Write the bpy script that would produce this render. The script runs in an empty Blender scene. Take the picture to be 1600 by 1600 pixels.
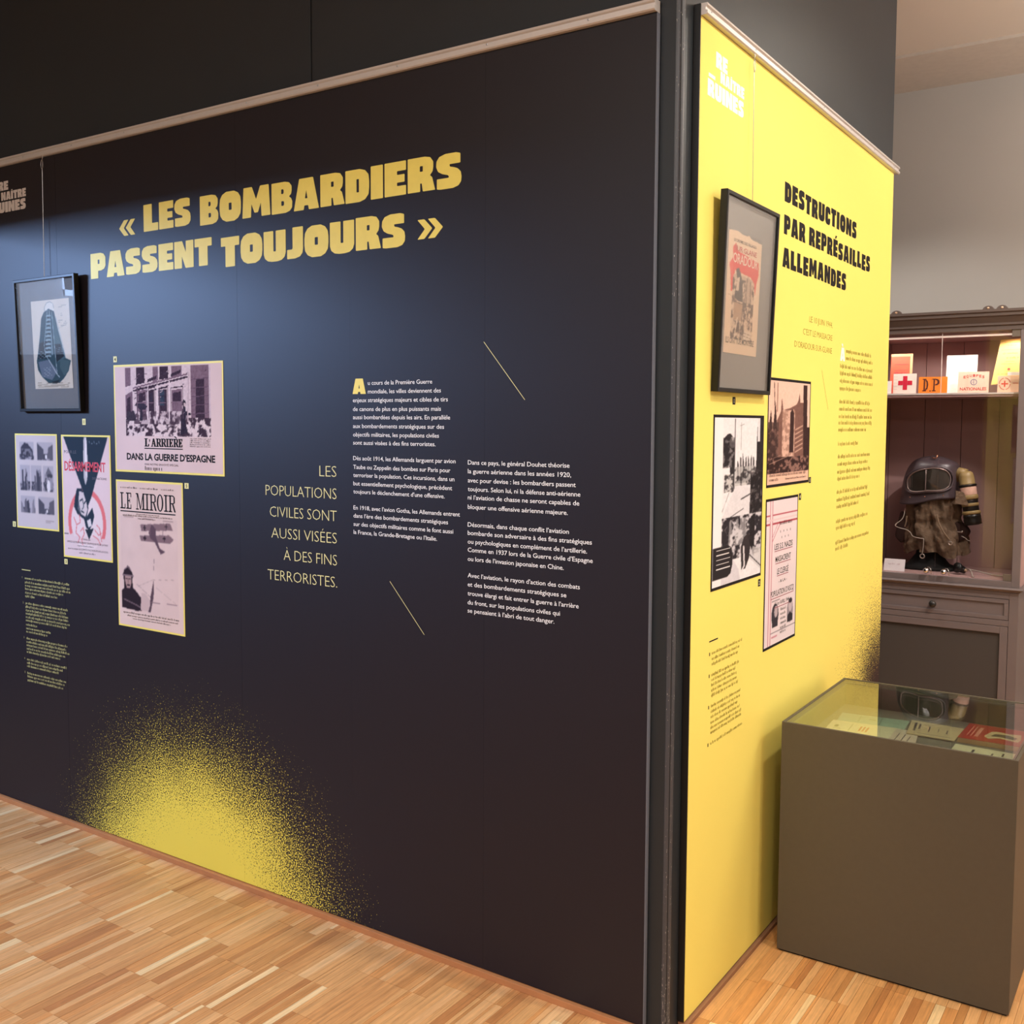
import bpy, math, random
import numpy as np
from mathutils import Vector, Matrix
sc = bpy.context.scene
COL = sc.collection
random.seed(7)
rng = np.random.default_rng(11)

# ------------------------------------------------------------------ camera
YAW, PITCH, ROLL = [math.radians(a) for a in (33.6487, 3.9464, 0.27737)]
fw = Vector((-math.sin(YAW)*math.cos(PITCH), math.cos(YAW)*math.cos(PITCH), -math.sin(PITCH)))
rt = Vector((math.cos(YAW), math.sin(YAW), 0)); up = rt.cross(fw)
rt, up = math.cos(ROLL)*rt+math.sin(ROLL)*up, -math.sin(ROLL)*rt+math.cos(ROLL)*up
cd = bpy.data.cameras.new('camera'); cam = bpy.data.objects.new('camera', cd); COL.objects.link(cam)
m = Matrix((rt, up, -fw)).transposed().to_4x4(); m.translation = (1.1176, -2.2896, 1.55); cam.matrix_world = m
cd.sensor_width = 36; cd.lens = 1613.13/1600*36; cd.shift_y = -28.3/1600; cd.clip_start = .05
sc.camera = cam

# ------------------------------------------------------------------ world, exposure, lights
def lin(c):
    c = c/255.0
    return c/12.92 if c <= .04045 else ((c+.055)/1.055)**2.4
def rgb(*c): return tuple(lin(x) for x in c)+(1.0,)
w = bpy.data.worlds.new('world'); sc.world = w; w.use_nodes = True
w.node_tree.nodes['Background'].inputs[0].default_value = (1, .93, .86, 1)
w.node_tree.nodes['Background'].inputs[1].default_value = .05
vs = sc.view_settings; vs.view_transform = 'Standard'; vs.look = 'None'; vs.exposure = .03; vs.gamma = 1
vs.use_curve_mapping = False
def aim(o, tgt):
    d = Vector(tgt)-o.location; o.rotation_euler = d.to_track_quat('-Z', 'Y').to_euler()
def area(name, loc, tgt, sx, sy, power, col):
    l = bpy.data.lights.new(name, 'AREA'); l.shape = 'RECTANGLE'; l.size = sx; l.size_y = sy; l.energy = power; l.color = col
    o = bpy.data.objects.new(name, l); COL.objects.link(o); o.location = loc; aim(o, tgt); return o
def spot(name, loc, tgt, power, col, ang=70, blend=.5, r=.03):
    l = bpy.data.lights.new(name, 'SPOT'); l.energy = power; l.color = col; l.spot_size = math.radians(ang); l.spot_blend = blend
    l.shadow_soft_size = r
    o = bpy.data.objects.new(name, l); COL.objects.link(o); o.location = loc; aim(o, tgt); return o
DAY = (.36, .56, 1.0); WARM = (1.0, .91, .795); WARM2 = (1.0, .95, .885)
area('daylight_window_light', (-4.55, -2.15, 2.46), (-1.8, -.05, 1.3), .75, .32, 135, DAY)
area('ceiling_fill_light', (.9, -2.7, 3.29), (.9, -2.7, 0), 2.4, 1.6, 84, WARM2)  # unseen area fills added for general ambience, this one and the next
area('ceiling_fill_light', (-1.2, -4.0, 3.29), (-1.2, -3.0, 0), 2.4, 1.2, 62, WARM2)
spot('spot_light', (1.24, .16, 3.15), (.12, .70, .95), 80, WARM, 104, .9)
spot('spot_light', (1.30, 2.23, 3.15), (.3, .9, .9), 34, WARM, 100, .6)
spot('spot_light', (2.6, .4, 3.1), (.6, .9, .4), 80, WARM, 60, .6)
spot('spot_light', (-1.2, 2.3, 3.2), (0.1, 3.1, 1.0), 105, WARM2, 80, .5)
spot('spot_light', (1.4, 1.6, 3.2), (0.05, 3.25, 1.15), 175, WARM2, 45, .6)  # added to brighten the cabinet interior and the mask
spot('spot_light', (1.0, -1.2, 3.2), (-1.0, -.6, 0), 100, WARM, 70, .8)
area('ceiling_up_fill', (2.7, 2.3, 2.5), (2.6, 2.5, 3.4), .8, .4, 84, WARM2)  # added unseen lamp, brightens the ceiling and the back of the room
area('back_wall_fill', (2.9, 1.6, 3.0), (.9, 3.6, 2.3), .8, .3, 27, (1, .97, .93))  # added unseen fill that lifts the back wall
area('visor_streak_light', (3.93, .9, 1.75), (0, 2.2, 1.3), .22, 1.7, 17, (1, .97, .93))  # added unseen source for the visor streak and side highlights
area('bounce_fill', (-3.7, -1.0, 2.7), (-4.75, -1.1, 2.2), .5, .5, 9, (.62, .80, 1.0))  # added lamp standing in for daylight bounced onto the left wall

# ------------------------------------------------------------------ materials
def nt(name):
    m = bpy.data.materials.new(name); m.use_nodes = True
    t = m.node_tree; return m, t, t.nodes['Principled BSDF']
def N(t, typ, **kw):
    n = t.nodes.new(typ)
    for k, v in kw.items():
        if k.startswith('i_'): n.inputs[k[2:].replace('_', ' ')].default_value = v
        else: setattr(n, k, v)
    return n
def math_(t, op, a, b=None, c=None, clamp=False):
    n = t.nodes.new('ShaderNodeMath'); n.operation = op; n.use_clamp = clamp
    for i, v in enumerate((a, b, c)):
        if v is None: continue
        if isinstance(v, (int, float)): n.inputs[i].default_value = v
        else: t.links.new(v, n.inputs[i])
    return n.outputs[0]
def mix(t, f, a, b):
    n = t.nodes.new('ShaderNodeMix'); n.data_type = 'RGBA'
    for s, v in ((0, f), (6, a), (7, b)):
        if isinstance(v, (int, float, tuple)): n.inputs[s].default_value = v
        else: t.links.new(v, n.inputs[s])
    return n.outputs[2]
MATS = {}
def mat(name, col, rough=.6, metal=0, var=.08, scale=30, bump=0, bscale=400, spec=.5, emit=None, es=0):
    if name in MATS: return MATS[name]
    m, t, b = nt(name)
    tc = N(t, 'ShaderNodeTexCoord'); no = N(t, 'ShaderNodeTexNoise', i_Scale=scale, i_Detail=3.0)
    t.links.new(tc.outputs['Object'], no.inputs['Vector'])
    c = rgb(*col); d = tuple(x*(1-var) for x in c[:3])+(1,); e = tuple(min(1, x*(1+var)) for x in c[:3])+(1,)
    t.links.new(mix(t, no.outputs[0], d, e), b.inputs['Base Color'])
    b.inputs['Roughness'].default_value = rough; b.inputs['Metallic'].default_value = metal
    b.inputs['Specular IOR Level'].default_value = spec
    if bump:
        n2 = N(t, 'ShaderNodeTexNoise', i_Scale=bscale, i_Detail=2.0); t.links.new(tc.outputs['Object'], n2.inputs['Vector'])
        bp = N(t, 'ShaderNodeBump', i_Strength=bump, i_Distance=.002); t.links.new(n2.outputs[0], bp.inputs['Height'])
        t.links.new(bp.outputs[0], b.inputs['Normal'])
    if emit: b.inputs['Emission Color'].default_value = rgb(*emit); b.inputs['Emission Strength'].default_value = es
    MATS[name] = m; return m
def glass_mat(name, tint=(1, 1, 1, 1), ior=1.5, boost=1.0):
    m = bpy.data.materials.new(name); m.use_nodes = True; t = m.node_tree; t.nodes.clear()
    o = N(t, 'ShaderNodeOutputMaterial'); mx = N(t, 'ShaderNodeMixShader'); tr = N(t, 'ShaderNodeBsdfTransparent')
    gl = N(t, 'ShaderNodeBsdfGlossy'); lw = N(t, 'ShaderNodeLayerWeight'); lw.inputs[0].default_value = .5
    gl.inputs['Roughness'].default_value = .01; tr.inputs[0].default_value = tint
    r0 = ((ior-1)/(ior+1))**2   # Schlick
    f = math_(t, 'MULTIPLY', math_(t, 'ADD', r0, math_(t, 'MULTIPLY', math_(t, 'POWER', lw.outputs['Facing'], 5.0), 1-r0)), boost, clamp=True)
    t.links.new(f, mx.inputs[0]); t.links.new(tr.outputs[0], mx.inputs[1]); t.links.new(gl.outputs[0], mx.inputs[2])
    t.links.new(mx.outputs[0], o.inputs[0]); return m
def spray_mat(name, base, dots, cx, cz, r0, r1, axis, rough, coarse=300, spec=.5):
    """printed stipple: dots of one ink thinning out from a centre on the printed sheet"""
    m, t, b = nt(name); tc = N(t, 'ShaderNodeTexCoord'); sp = N(t, 'ShaderNodeSeparateXYZ')
    t.links.new(tc.outputs['Object'], sp.inputs[0])
    dx = math_(t, 'SUBTRACT', sp.outputs[axis], cx); dz = math_(t, 'SUBTRACT', sp.outputs[2], cz)
    r = math_(t, 'SQRT', math_(t, 'ADD', math_(t, 'MULTIPLY', dx, dx), math_(t, 'MULTIPLY', dz, dz)))
    big = N(t, 'ShaderNodeTexNoise', i_Scale=7.0, i_Detail=2.0); t.links.new(tc.outputs['Object'], big.inputs['Vector'])
    r = math_(t, 'ADD', r, math_(t, 'MULTIPLY', math_(t, 'SUBTRACT', big.outputs[0], .5), .10))
    u = math_(t, 'DIVIDE', math_(t, 'SUBTRACT', r, r0), r1-r0, clamp=True)
    thr = math_(t, 'ADD', .22, math_(t, 'MULTIPLY', math_(t, 'POWER', u, .75), .50))
    no = N(t, 'ShaderNodeTexNoise', i_Scale=float(coarse), i_Detail=1.5, i_Roughness=.6); t.links.new(tc.outputs['Object'], no.inputs['Vector'])
    k = math_(t, 'MULTIPLY', math_(t, 'MULTIPLY', math_(t, 'SUBTRACT', no.outputs[0], thr), 22.0, clamp=True), math_(t, 'LESS_THAN', u, .995))
    weave = N(t, 'ShaderNodeTexNoise', i_Scale=500.0, i_Detail=1.0); t.links.new(tc.outputs['Object'], weave.inputs['Vector'])
    c = mix(t, k, rgb(*base), rgb(*dots)); t.links.new(c, b.inputs['Base Color'])
    bp = N(t, 'ShaderNodeBump', i_Strength=.12, i_Distance=.001); t.links.new(weave.outputs[0], bp.inputs['Height']); t.links.new(bp.outputs[0], b.inputs['Normal'])
    b.inputs['Roughness'].default_value = rough; b.inputs['Specular IOR Level'].default_value = spec; MATS[name] = m; return m
def col_mat(name, rough=.6, spec=.4):
    m, t, b = nt(name); a = N(t, 'ShaderNodeAttribute', attribute_name='Col')
    no = N(t, 'ShaderNodeTexNoise', i_Scale=900.0); tc = N(t, 'ShaderNodeTexCoord'); t.links.new(tc.outputs['Object'], no.inputs['Vector'])
    g = N(t, 'ShaderNodeHueSaturation'); t.links.new(math_(t, 'ADD', .93, math_(t, 'MULTIPLY', no.outputs[0], .14)), g.inputs['Value'])
    t.links.new(a.outputs[0], g.inputs['Color']); t.links.new(g.outputs[0], b.inputs['Base Color'])
    b.inputs['Roughness'].default_value = rough; b.inputs['Specular IOR Level'].default_value = spec; return m
NAVY = spray_mat('navy_print_fabric', (24, 19, 27), (242, 224, 88), -1.70, -.221, .32, .90, 0, .50, 210, .40)
YEL = spray_mat('yellow_print_fabric', (249, 232, 118), (52, 38, 40), 2.02, .26, .28, .84, 1, .7, 210, .25)
PRINT = col_mat('ink_on_paper', .8, .12)
GLASS = glass_mat('clear_glass', boost=1.0)
GLASSG = glass_mat('greenish_plate_glass', (.90, .95, .91, 1), 1.52, 1.55)
CABGLASS = glass_mat('cabinet_glass', (.93, .92, .92, 1), 1.45)
M_TITLE = mat('yellow_ink', (247, 228, 110), .55)
M_WHITE = mat('white_ink', (250, 249, 246), .6)
M_BLACKINK = mat('black_ink', (26, 22, 24), .75, spec=.2)
M_THIN = mat('pale_yellow_ink', (236, 228, 160), .55)
M_OCHRE = mat('olive_ink', (140, 122, 40), .8, spec=.2)
M_ALU = mat('brushed_aluminium', (214, 208, 204), .42, .35, .04, 60)
M_FRAME = mat('black_frame_wood', (16, 15, 15), .42, 0, .2, 80, spec=.35)
M_STEEL = mat('steel_wire', (190, 190, 190), .3, .9)

# ------------------------------------------------------------------ geometry helpers
class MB:
    def __init__(s): s.v = []; s.f = []; s.fc = []
    def add(s, vs, fs, c=None):
        n = len(s.v); s.v += [tuple(x) for x in vs]
        for f in fs: s.f.append(tuple(i+n for i in f)); s.fc.append(c)
    def box(s, x0, x1, y0, y1, z0, z1, c=None):
        s.add([(x0, y0, z0), (x1, y0, z0), (x1, y1, z0), (x0, y1, z0), (x0, y0, z1), (x1, y0, z1), (x1, y1, z1), (x0, y1, z1)],
              [(0, 3, 2, 1), (4, 5, 6, 7), (0, 1, 5, 4), (1, 2, 6, 5), (2, 3, 7, 6), (3, 0, 4, 7)], c); return s
    def ring_loft(s, rings, close=True, caps=True):
        n = len(rings[0]); vs = [p for r in rings for p in r]; fs = []
        for i in range(len(rings)-1):
            for j in range(n if close else n-1):
                a = i*n+j; b = i*n+(j+1) % n; fs.append((a, b, b+n, a+n))
        if caps: fs.append(tuple(range(n))[::-1]); fs.append(tuple(range((len(rings)-1)*n, len(rings)*n)))
        s.add(vs, fs); return s
    def tube(s, pts, r, n=8):
        pts = [Vector(p) for p in pts]; rings = []
        for i, p in enumerate(pts):
            d = (pts[min(i+1, len(pts)-1)]-pts[max(i-1, 0)]).normalized()
            a = d.orthogonal().normalized() if i == 0 else (a-d*a.dot(d)).normalized()
            b = d.cross(a); rr = r[i] if isinstance(r, (list, tuple)) else r
            rings.append([p+a*rr*math.cos(2*math.pi*k/n)+b*rr*math.sin(2*math.pi*k/n) for k in range(n)])
        return s.ring_loft(rings)
    def lathe(s, prof, o, axis=(0, 0, 1), n=24):
        ax = Vector(axis).normalized(); a = ax.orthogonal().normalized(); b = ax.cross(a); o = Vector(o)
        return s.ring_loft([[o+ax*h+(a*math.cos(2*math.pi*k/n)+b*math.sin(2*math.pi*k/n))*max(r, 1e-5) for k in range(n)] for r, h in prof])
    def prism(s, pts2, lo, hi, axis):
        """outline pts2 extruded between lo and hi along axis (0,1,2)"""
        def p3(p, h):
            q = [0, 0, 0]; o = [i for i in range(3) if i != axis]; q[o[0]] = p[0]; q[o[1]] = p[1]; q[axis] = h; return tuple(q)
        n = len(pts2); s.add([p3(p, lo) for p in pts2]+[p3(p, hi) for p in pts2],
            [tuple(range(n)), tuple(range(2*n-1, n-1, -1))]+[(i, i+n, (i+1) % n+n, (i+1) % n) for i in range(n)]); return s
    def xf(s, M): s.v = [tuple(M @ Vector(p)) for p in s.v]; return s
def obj(name, mb, material, parent=None, bevel=0, smooth=False, sub=0, **props):
    me = bpy.data.meshes.new(name); me.from_pydata(mb.v, [], mb.f); me.materials.append(material)
    if any(c is not None for c in mb.fc):
        at = me.color_attributes.new('Col', 'FLOAT_COLOR', 'CORNER')
        i = 0
        for f, c in zip(mb.f, mb.fc):
            for _ in f: at.data[i].color = c; i += 1
    me.validate(); me.update()
    import bmesh
    bm = bmesh.new(); bm.from_mesh(me); bmesh.ops.recalc_face_normals(bm, faces=bm.faces); bm.to_mesh(me); bm.free()
    if smooth: me.polygons.foreach_set('use_smooth', [True]*len(me.polygons))
    o = bpy.data.objects.new(name, me); COL.objects.link(o)
    if bevel:
        b = o.modifiers.new('bevel', 'BEVEL'); b.width = bevel; b.segments = 2; b.limit_method = 'ANGLE'
    if sub:
        b = o.modifiers.new('sub', 'SUBSURF'); b.levels = b.render_levels = sub
    if parent is not None: adopt(o, parent)
    for k, v in props.items(): o[k] = v
    return o
ROOTLOC = {}
def adopt(o, parent):
    o.parent = parent
    l = parent
    tot = Vector((0, 0, 0))
    while l is not None: tot += l.location if l.type == 'EMPTY' else Vector((0, 0, 0)); l = l.parent
    o.location = -tot if parent.type == 'EMPTY' else Vector((0, 0, 0))
def thing(name, label, cat, loc=(0, 0, 0), group=None):
    o = bpy.data.objects.new(name, None); COL.objects.link(o); o.location = loc; o.empty_display_size = .05
    o['label'] = label; o['category'] = cat
    if group: o['group'] = group
    return o
def tag(o, label, cat, group=None):
    o['label'] = label; o['category'] = cat
    if group: o['group'] = group
    return o
def struct(name, mb, m, bevel=0): return obj(name, mb, m, None, bevel, kind='structure')
class Plane:
    """a printed surface: origin, right, up and outward normal"""
    def __init__(s, o, u, v, n): s.o, s.u, s.v, s.n = Vector(o), Vector(u), Vector(v), Vector(n)
    def p(s, a, b, e=0): return s.o+s.u*a+s.v*b+s.n*e
    def quad(s, mb, a0, b0, a1, b1, e0, e1=None, c=None):
        if e1 is None: mb.add([s.p(a0, b0, e0), s.p(a1, b0, e0), s.p(a1, b1, e0), s.p(a0, b1, e0)], [(0, 1, 2, 3)], c)
        else:
            mb.add([s.p(a, b, e) for e in (e0, e1) for a, b in ((a0, b0), (a1, b0), (a1, b1), (a0, b1))],
                   [(0, 3, 2, 1), (4, 5, 6, 7), (0, 1, 5, 4), (1, 2, 6, 5), (2, 3, 7, 6), (3, 0, 4, 7)], c)
    def poly(s, mb, pts, e, c=None): mb.add([s.p(a, b, e) for a, b in pts], [tuple(range(len(pts)))], c)
PA = Plane((0, 0, 0), (1, 0, 0), (0, 0, 1), (0, -1, 0))
XB = .077
PB = Plane((XB, 0, 0), (0, 1, 0), (0, 0, 1), (1, 0, 0))

# ------------------------------------------------------------------ lettering
_font_cache = {}
def font_poly(s, offset=0.0, shear=0.0):
    k = (s, offset, shear)
    if k in _font_cache: return _font_cache[k]
    c = bpy.data.curves.new('lettering', 'FONT'); c.body = s; c.size = 1; c.offset = offset; c.resolution_u = 2; c.space_character = .96; c.shear = shear
    o = bpy.data.objects.new('lettering', c); me = o.to_mesh()
    vs = [(v.co.x, v.co.y) for v in me.vertices]; fs = [tuple(p.vertices) for p in me.polygons]
    o.to_mesh_clear(); bpy.data.objects.remove(o); bpy.data.curves.remove(c)
    _font_cache[k] = (vs, fs); return vs, fs
def text(mb, pl, s, x, z, cap, e, x1=None, align='L', offset=0.0, c=None):
    """one line of type: baseline start x,z ; cap height in m ; fitted to end at x1 when given"""
    vs, fs = font_poly(s, offset)
    if not vs: return
    a0 = min(v[0] for v in vs); a1 = max(v[0] for v in vs); k = cap/.729
    kx = k if x1 is None else (x1-x)/(a1-a0)
    if x1 is None and align == 'R': x = x-(a1-a0)*k
    if x1 is None and align == 'C': x = x-(a1-a0)*k/2
    mb.add([pl.p(x+(v[0]-a0)*kx, z+v[1]*k, e) for v in vs], fs, c)
HV = {  # heavy poster letters: width, outlines, counters
 'L': (62, [[(0,0),(62,0),(62,29),(36,29),(36,100),(0,100)]]),
 'E': (60, [[(0,0),(60,0),(60,28),(35,28),(35,38),(56,38),(56,61),(35,61),(35,72),(60,72),(60,100),(0,100)]]),
 'S': (66, [[(2,2),(12,0),(44,0),(58,5),(65,16),(66,30),(64,44),(56,54),(46,59),(36,62),(35,69),(63,69),(63,96),(52,100),(24,100),(8,94),(1,82),(0,66),(5,52),(16,44),(30,39),(33,36),(33,31),(2,31)]]),
 'B': (68, [[(0,0),(46,0),(60,5),(67,15),(68,34),(64,45),(57,51),(64,58),(66,68),(66,84),(58,96),(44,100),(0,100)], [(32,24),(39,24),(41,28),(41,35),(39,39),(32,39)], [(32,62),(38,62),(40,66),(40,73),(38,77),(32,77)]]),
 'O': (76, [[(24,0),(52,0),(66,8),(74,22),(76,40),(76,60),(74,78),(66,92),(52,100),(24,100),(10,92),(2,78),(0,60),(0,40),(2,22),(10,8)], [(33,38),(43,38),(43,62),(33,62)]]),
 'M': (96, [[(0,0),(30,0),(32,44),(42,14),(54,14),(64,44),(66,0),(96,0),(91,100),(62,100),(48,58),(34,100),(5,100)]]),
 'A': (80, [[(0,0),(32,0),(34,14),(46,14),(48,0),(80,0),(62,100),(18,100)], [(36,36),(44,36),(40,62)]]),
 'R': (72, [[(0,0),(34,0),(34,24),(38,24),(41,0),(74,0),(66,38),(60,44),(67,54),(69,66),(69,82),(61,96),(46,100),(0,100)], [(33,58),(41,58),(41,74),(33,74)]]),
 'D': (70, [[(0,0),(42,0),(58,6),(68,20),(70,40),(70,60),(68,80),(58,94),(42,100),(0,100)], [(33,30),(40,30),(40,70),(33,70)]]),
 'I': (35, [[(0,0),(35,0),(35,100),(0,100)]]),
 'P': (68, [[(0,0),(34,0),(34,30),(48,30),(62,36),(68,48),(68,82),(60,95),(46,100),(0,100)], [(33,57),(41,57),(41,74),(33,74)]]),
 'N': (76, [[(0,0),(30,0),(30,44),(44,0),(76,0),(76,100),(46,100),(46,58),(32,100),(0,100)]]),
 'T': (66, [[(16,0),(50,0),(50,70),(66,70),(66,100),(0,100),(0,70),(16,70)]]),
 'U': (74, [[(0,100),(0,26),(4,12),(14,3),(28,0),(46,0),(60,3),(70,12),(74,26),(74,100),(41,100),(41,33),(33,33),(33,100)]]),
 'J': (52, [[(0,0),(26,0),(42,5),(50,16),(52,30),(52,100),(18,100),(18,34),(16,30),(0,30)]]),
 'C': (64, [[(22,0),(46,0),(58,5),(64,18),(64,38),(40,38),(40,32),(34,32),(34,68),(40,68),(40,62),(64,62),(64,82),(58,95),(46,100),(22,100),(8,94),(0,80),(0,20),(8,6)]]),
 '«': (58, [[(0,42),(18,12),(34,12),(17,42),(34,72),(18,72)], [(24,42),(42,12),(58,12),(41,42),(58,72),(42,72)]]),
 '»': (58, [[(58,42),(40,12),(24,12),(41,42),(24,72),(40,72)], [(34,42),(16,12),(0,12),(17,42),(0,72),(16,72)]]),
}
HV['É'] = (60, HV['E'][1]+[[(20,106),(34,106),(50,124),(28,124)]])
HV['Î'] = (35, HV['I'][1]+[[(2,106),(33,106),(24,118),(11,118)]])
HV['À'] = (80, HV['A'][1]+[[(30,106),(46,106),(40,128),(16,128)]])
def chaikin(p, q=.14):
    out = []
    n = len(p)
    for i in range(n):
        a = Vector(p[i-1]); b = Vector(p[i]); c = Vector(p[(i+1) % n])
        da = min(q*(a-b).length, 1.6); dc = min(q*(c-b).length, 1.6)
        out.append(tuple(b+(a-b).normalized()*da)); out.append(tuple(b+(c-b).normalized()*dc))
    return out
_hv = {}
def hv_glyph(ch):
    if ch in _hv: return _hv[ch]
    w_, polys = HV[ch]
    c = bpy.data.curves.new('glyph', 'CURVE'); c.dimensions = '2D'; c.fill_mode = 'BOTH'
    for p in polys:
        p = chaikin(p); sp = c.splines.new('POLY'); sp.points.add(len(p)-1); sp.use_cyclic_u = True
        for i, q in enumerate(p): sp.points[i].co = (q[0]/100, q[1]/100, 0, 1)
    o = bpy.data.objects.new('glyph', c); me = o.to_mesh()
    r = ([(v.co.x, v.co.y) for v in me.vertices], [tuple(p.vertices) for p in me.polygons], w_/100)
    o.to_mesh_clear(); bpy.data.objects.remove(o); bpy.data.curves.remove(c); _hv[ch] = r; return r
def heavy(mb, pl, s, x0, x1, z, cap, e, gap=.055, space=.36, jitter=0):
    n = 0
    adv = []
    for ch in s:
        if ch == ' ': adv.append((None, n)); n += space; continue
        g = hv_glyph(ch); adv.append((g, n)); n += g[2]+gap
    n -= gap; k = (x1-x0)/n
    r = random.Random(len(s))
    for g, a in adv:
        if g is None: continue
        dz = r.uniform(-jitter, jitter)*cap
        mb.add([pl.p(x0+(a+v[0])*k, z+dz+v[1]*cap, e) for v in g[0]], g[1])
SER = {'L': (60, [(12,0,14,100),(0,0,40,7),(0,93,40,7),(12,0,44,7),(50,0,7,30)]),
 'E': (62, [(12,0,14,100),(0,0,56,7),(0,93,56,7),(50,0,7,28),(50,72,7,28),(12,47,30,7),(38,38,6,25)]),
 'M': (96, [(12,0,6,100),(0,0,30,7),(0,93,22,7),(74,0,15,100),(64,0,36,7),(78,93,22,7)]),
 'I': (40, [(13,0,15,100),(0,0,41,7),(0,93,41,7)]),
 'R': (72, [(12,0,15,100),(0,0,38,7),(0,93,48,7),(24,47,26,7),(54,54,14,34)]),
 'O': (70, []), 'A': (74, []), "'": (20, [(4,70,12,30)])}
def serif(mb, pl, s, x0, x1, z, cap, e):
    n = sum((SER[c][0]+6) if c != ' ' else 40 for c in s)-6; k = (x1-x0)/n; h = cap/100; x = x0
    def Q(pts): pl.poly(mb, [(x+a*k, z+b*h) for a, b in pts], e)
    for c in s:
        if c == ' ': x += 40*k; continue
        for a, b, w_, t_ in SER[c][1]: Q([(a, b), (a+w_, b), (a+w_, b+t_), (a, b+t_)])
        if c == 'M': Q([(12,100),(26,100),(52,12),(46,0)]); Q([(46,0),(52,0),(84,100),(76,100)])
        if c == 'R': Q([(44,100),(58,96),(66,88),(54,88),(44,93)]); Q([(44,47),(58,50),(66,56),(54,56),(44,54)]); Q([(38,47),(54,47),(76,0),(60,0)])
        if c == 'O':
            N_ = 20; P_ = [(35+34*math.cos(i*2*math.pi/N_), 50+52*math.sin(i*2*math.pi/N_)) for i in range(N_)]; I_ = [(35+19*math.cos(i*2*math.pi/N_), 50+45*math.sin(i*2*math.pi/N_)) for i in range(N_)]
            for i in range(N_): Q([P_[i], P_[(i+1) % N_], I_[(i+1) % N_], I_[i]])
        if c == 'A': Q([(8,0),(14,0),(40,100),(32,100)]); Q([(32,100),(44,100),(70,0),(54,0)]); Q([(20,30),(56,30),(54,37),(22,37)]); Q([(0,0),(24,0),(24,7),(0,7)]); Q([(46,0),(78,0),(78,7),(46,7)])
        x += (SER[c][0]+6)*k
def greek(mb, pl, x0, x1, z, xh, e, pitch=None, seed=0):
    """type too small to read in the photograph: word-like runs of strokes"""
    r = random.Random(seed); pitch = pitch or xh*.85; x = x0
    while x < x1-pitch:
        for _ in range(r.randint(2, 9)):
            if x > x1-pitch: break
            w_ = pitch*r.uniform(.3, .6); hh = xh*(1.45 if r.random() < .22 else 1.0); lo = -xh*.35 if r.random() < .08 else 0
            pl.quad(mb, x, z+lo, x+w_, z+hh, e); x += pitch
        x += pitch*.7

# ------------------------------------------------------------------ printed pictures (colour per vertex of a fine sheet)
def s2l(a):
    a = np.asarray(a, float)/255; return np.where(a <= .04045, a/12.92, ((a+.055)/1.055)**2.4)
def vnoise(w_, h_, cell, seed, octv=3):
    out = np.zeros((h_, w_)); amp = 1; tot = 0; r = np.random.default_rng(seed)
    for o_ in range(octv):
        c = max(cell/(2**o_), 1.01); gw, gh = int(w_/c)+3, int(h_/c)+3; g = r.random((gh, gw))
        X = np.arange(w_)/c; Y = np.arange(h_)/c; xi = X.astype(int); yi = Y.astype(int); fx = X-xi; fy = (Y-yi)[:, None]
        a = g[yi][:, xi]*(1-fx)+g[yi][:, xi+1]*fx; b = g[yi+1][:, xi]*(1-fx)+g[yi+1][:, xi+1]*fx
        out += amp*(a*(1-fy)+b*fy); tot += amp; amp *= .6
    return out/tot
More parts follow.
